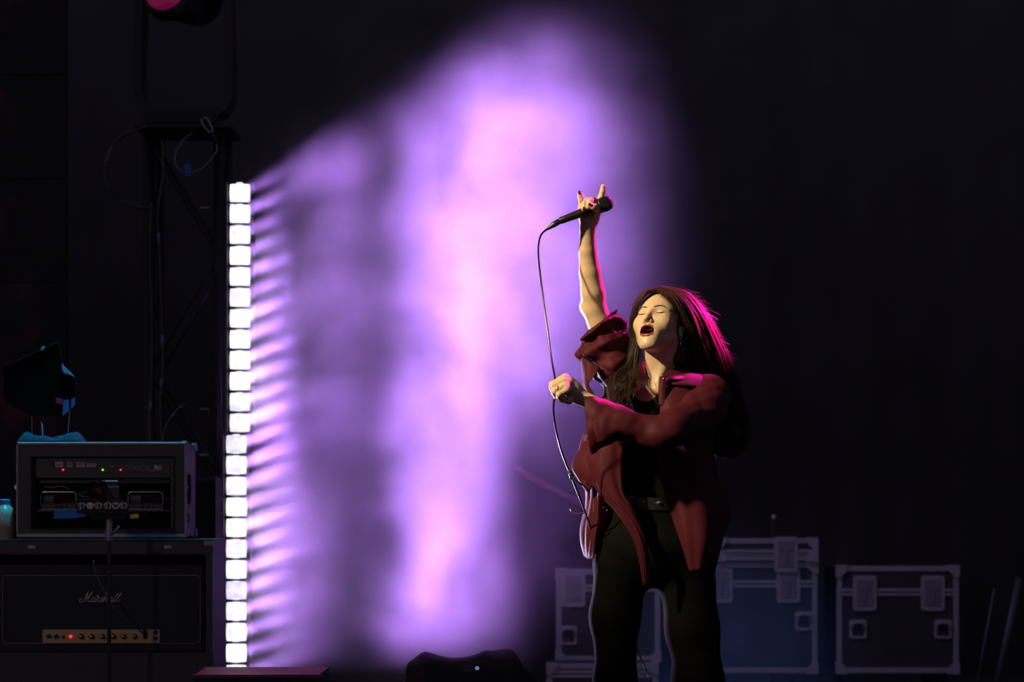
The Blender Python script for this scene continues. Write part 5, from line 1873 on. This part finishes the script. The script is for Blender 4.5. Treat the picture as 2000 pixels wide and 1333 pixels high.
# wire mesh of the grille
m = MB()
sidev = ax.orthogonal().normalized(); upv = ax.cross(sidev)
prof = [(g0 + .009, .0198), (g0 + .022, .0222), (g0 + .030, .0224), (g0 + .040, .0205), (g0 + .047, .0160), (g0 + .052, .0075)]
for sgn in (-1, 1):
    for k in range(22):
        pts = []
        for j, (t, r) in enumerate(cr_eval(np.array(prof), 3)):
            a_ = 2 * math.pi * k / 22 + sgn * j * .09
            pts.append(ax * float(t) + (sidev * math.cos(a_) + upv * math.sin(a_)) * float(r + .0002))
        m.tube(pts, .0005, 4, cap=False)
m.build('mesh_wires', M['mic'], mic)
m = MB(); m.lathe((0, 0, 0), ax, [(g0 + .0095, .0222), (g0 + .0105, .0228), (g0 + .0135, .0228), (g0 + .0145, .0222)], 28); m.build('silver_band', principled('dark_band', (.16, .14, .13), .25, .9), mic, smooth=True)
tl = P(1066, 449, -.075); td = (tl - ma); 
m = MB(); m.lathe((0, 0, 0), td.normalized(), [(0, .0082), (.003, .0092), (.022, .0092), (.026, .0075), (td.length - .004, .0048), (td.length, .0034)], 20); m.build('connector', M['mic'], mic, smooth=True)
m = MB(); m.lathe((0, 0, 0), td.normalized(), [(.019, .0094), (.0215, .0094)], 20); m.build('connector_ring', M['chrome'], mic, smooth=True)

# ---- microphone cable
cpts = [tl + (ma - tl).normalized() * .003, P(1057, 459, -.085), P(1052, 478, -.10), P(1052, 505, -.12), P(1058, 560, -.165), P(1068, 635, -.215), P(1077, 700, -.25), P(1083.5, 736, -.262), P(1087.5, 757, -.262), P(1083, 778, -.262), P(1081, 800, -.255), P(1085, 835, -.235), P(1096, 880, -.20),
        P(1112, 922, -.165), P(1128, 962, -.13), P(1142, 998, -.09), P(1158, 1045, .0), P(1180, 1110, .12), P(1215, 1200, .20), P(1248, 1278, .20), P(1262, 1312, .18), P(1276, 1345, .16), P(1310, 1430, .16)]
cpts.append(Vector((P(1350, 0, .3).x, 8.32, .012))); cpts.append(Vector((.9, 8.6, .008))); cpts.append(Vector((1.6, 9.2, .008)))
corg = Vector((1.6, 9.2, 0))
croot = empty('microphone_cable', corg, 'black microphone cable running from the raised microphone through her lower hand', 'cable')
wire('cable', cpts, .0029, principled('cable_jacket', (.012, .012, .013), .22, 0, .7), croot, corg, 8, 10)
m = MB(); c = P(1115, 929, -.165); m.tube([c + Vector((-.003, 0, .012)) - corg, c + Vector((.004, 0, -.012)) - corg], [.006, .007], 10); m.build('cable_tie', M['cable_rubber'], croot, smooth=True)
wire('tie_strap', [P(1116, 932, -.17), P(1126, 940, -.175), P(1140, 950, -.165), P(1150, 961, -.14)], .0022, M['cable_rubber'], croot, corg)
m = MB(); m.lathe(P(1112, 921, -.172) - corg, (-.5, -1, 0), [(0, .003), (.003, .0028), (.004, 0)], 8); m.build('tie_bead', M['chrome'], croot, smooth=True)
wire('tie_hook', [P(1114, 994, -.10), P(1118, 1001, -.10), P(1126, 1004, -.10), P(1136, 1003.5, -.10), P(1143, 1002, -.095)], .0024, principled('violet_strap', (.16, .06, .16), .3), croot, corg)
# ------------------------------------------------------------------ haze (one procedural density grid)
def haze():
    x0, x1, y0, y1, z0, z1 = -1.25, 2.3, 8.45, 12.1, 0.01, 3.4
    vox = 0.036
    mat = bpy.data.materials.new('theatre_haze')
    mat.use_nodes = True
    nt = mat.node_tree
    nt.nodes.clear()
    out = nt.nodes.new('ShaderNodeOutputMaterial')
    vs = nt.nodes.new('ShaderNodeVolumeScatter')
    vs.inputs['Color'].default_value = (0.94, 0.92, 0.96, 1)
    vs.inputs['Anisotropy'].default_value = 0.1
    at = nt.nodes.new('ShaderNodeAttribute'); at.attribute_name = 'density'
    nt.links.new(at.outputs['Fac'], vs.inputs['Density'])
    nt.links.new(vs.outputs[0], out.inputs['Volume'])

    g = bpy.data.node_groups.new('haze_field', 'GeometryNodeTree')
    g.interface.new_socket('Geometry', in_out='INPUT', socket_type='NodeSocketGeometry')
    g.interface.new_socket('Geometry', in_out='OUTPUT', socket_type='NodeSocketGeometry')
    N = g.nodes.new; L = g.links.new
    gout = N('NodeGroupOutput')
    pos = N('GeometryNodeInputPosition').outputs[0]
    n1 = N('ShaderNodeTexNoise'); n1.inputs['Scale'].default_value = 1.5; n1.inputs['Detail'].default_value = 1.0
    L(pos, n1.inputs['Vector'])
    wp = N('ShaderNodeVectorMath'); wp.operation = 'MULTIPLY_ADD'
    L(n1.outputs['Color'], wp.inputs[0]); wp.inputs[1].default_value = (0.5, 0.5, 0.5)
    L(pos, wp.inputs[2])
    n2 = N('ShaderNodeTexNoise'); n2.inputs['Scale'].default_value = 4.8; n2.inputs['Detail'].default_value = 4.0
    n2.inputs['Roughness'].default_value = 0.6
    L(wp.outputs[0], n2.inputs['Vector'])
    tex = N('ShaderNodeMapRange'); tex.inputs['From Min'].default_value = 0.30; tex.inputs['From Max'].default_value = 0.70
    tex.inputs['To Min'].default_value = 0.2; tex.inputs['To Max'].default_value = 1.8
    L(n2.outputs['Fac'], tex.inputs['Value'])
    wb = N('ShaderNodeVectorMath'); wb.operation = 'MULTIPLY_ADD'
    L(n2.outputs['Color'], wb.inputs[0]); wb.inputs[1].default_value = (0.30, 0.24, 0.30)
    ofs = N('ShaderNodeVectorMath'); ofs.operation = 'SUBTRACT'
    L(pos, ofs.inputs[0]); ofs.inputs[1].default_value = (0.15, 0.12, 0.15)
    L(ofs.outputs[0], wb.inputs[2])

    def blob(c, r, dens, soft):
        d = N('ShaderNodeVectorMath'); d.operation = 'SUBTRACT'
        L(wb.outputs[0], d.inputs[0]); d.inputs[1].default_value = c
        dv = N('ShaderNodeVectorMath'); dv.operation = 'DIVIDE'
        L(d.outputs[0], dv.inputs[0]); dv.inputs[1].default_value = r
        ln = N('ShaderNodeVectorMath'); ln.operation = 'LENGTH'
        L(dv.outputs[0], ln.inputs[0])
        mr = N('ShaderNodeMapRange'); mr.interpolation_type = 'SMOOTHERSTEP'
        mr.inputs['From Min'].default_value = 1.0; mr.inputs['From Max'].default_value = soft
        mr.inputs['To Min'].default_value = 0.0; mr.inputs['To Max'].default_value = dens
        L(ln.outputs['Value'], mr.inputs['Value'])
        return mr.outputs['Result']

    acc = None
    for (px, py, Y, rx, ry, rz, dens, soft) in BLOBS:
        b = blob(tuple(W(px, py, Y)), (rx, ry, rz), dens, soft)
        if acc is None:
            acc = b
        else:
            a = N('ShaderNodeMath'); a.operation = 'ADD'
            L(acc, a.inputs[0]); L(b, a.inputs[1]); acc = a.outputs[0]
    mul = N('ShaderNodeMath'); mul.operation = 'MULTIPLY'
    L(acc, mul.inputs[0]); L(tex.outputs['Result'], mul.inputs[1])
    vc = N('GeometryNodeVolumeCube')
    L(mul.outputs[0], vc.inputs['Density'])
    vc.inputs['Background'].default_value = 0.0
    vc.inputs['Min'].default_value = (x0, y0, z0)
    vc.inputs['Max'].default_value = (x1, y1, z1)
    vc.inputs['Resolution X'].default_value = int((x1 - x0) / vox)
    vc.inputs['Resolution Y'].default_value = int((y1 - y0) / vox)
    vc.inputs['Resolution Z'].default_value = int((z1 - z0) / vox)
    sm = N('GeometryNodeSetMaterial'); sm.inputs['Material'].default_value = mat
    L(vc.outputs[0], sm.inputs['Geometry'])
    L(sm.outputs[0], gout.inputs[0])
    m = MB()
    m.box(((x0 + x1) / 2, (y0 + y1) / 2, (z0 + z1) / 2), (x1 - x0, y1 - y0, z1 - z0))
    o = m.build('stage_haze', mat)
    md = o.modifiers.new('haze', 'NODES'); md.node_group = g
    tag(o, 'violet lit billowing stage haze drifting behind the singer', 'haze', kind='stuff')
    return o


# pixel column, row, distance, radii in metres, density, inner softness
BLOBS = [
    (880, 680, 9.9, 1.2, 1.4, 2.4, 0.050, 0.05),      # thin haze in the beams
    (1045, 430, 9.7, 0.72, 0.42, 1.05, 1.0, 0.2),      # the big billow
    (875, 850, 9.75, 0.36, 0.38, 0.90, 0.60, 0.15),    # its foot
    (885, 1290, 9.75, 0.42, 0.40, 0.65, 0.85, 0.1),
    (660, 560, 10.1, 0.30, 0.34, 1.1, 0.07, 0.0),      # veil between the battens and the billow
    (640, 340, 10.1, 0.26, 0.34, 0.36, 0.17, 0.0),     # small puff above the upper batten
    (570, 1050, 10.1, 0.30, 0.34, 0.9, 0.14, 0.0),     # veil at the lower batten
    (520, 850, 10.3, 0.19, 0.30, 1.5, 0.40, 0.0),      # density added to brighten the beams at the cells
    (1440, 1300, 11.5, 0.75, 0.6, 0.75, 0.45, 0.0),    # low fog between the cases
]
haze()
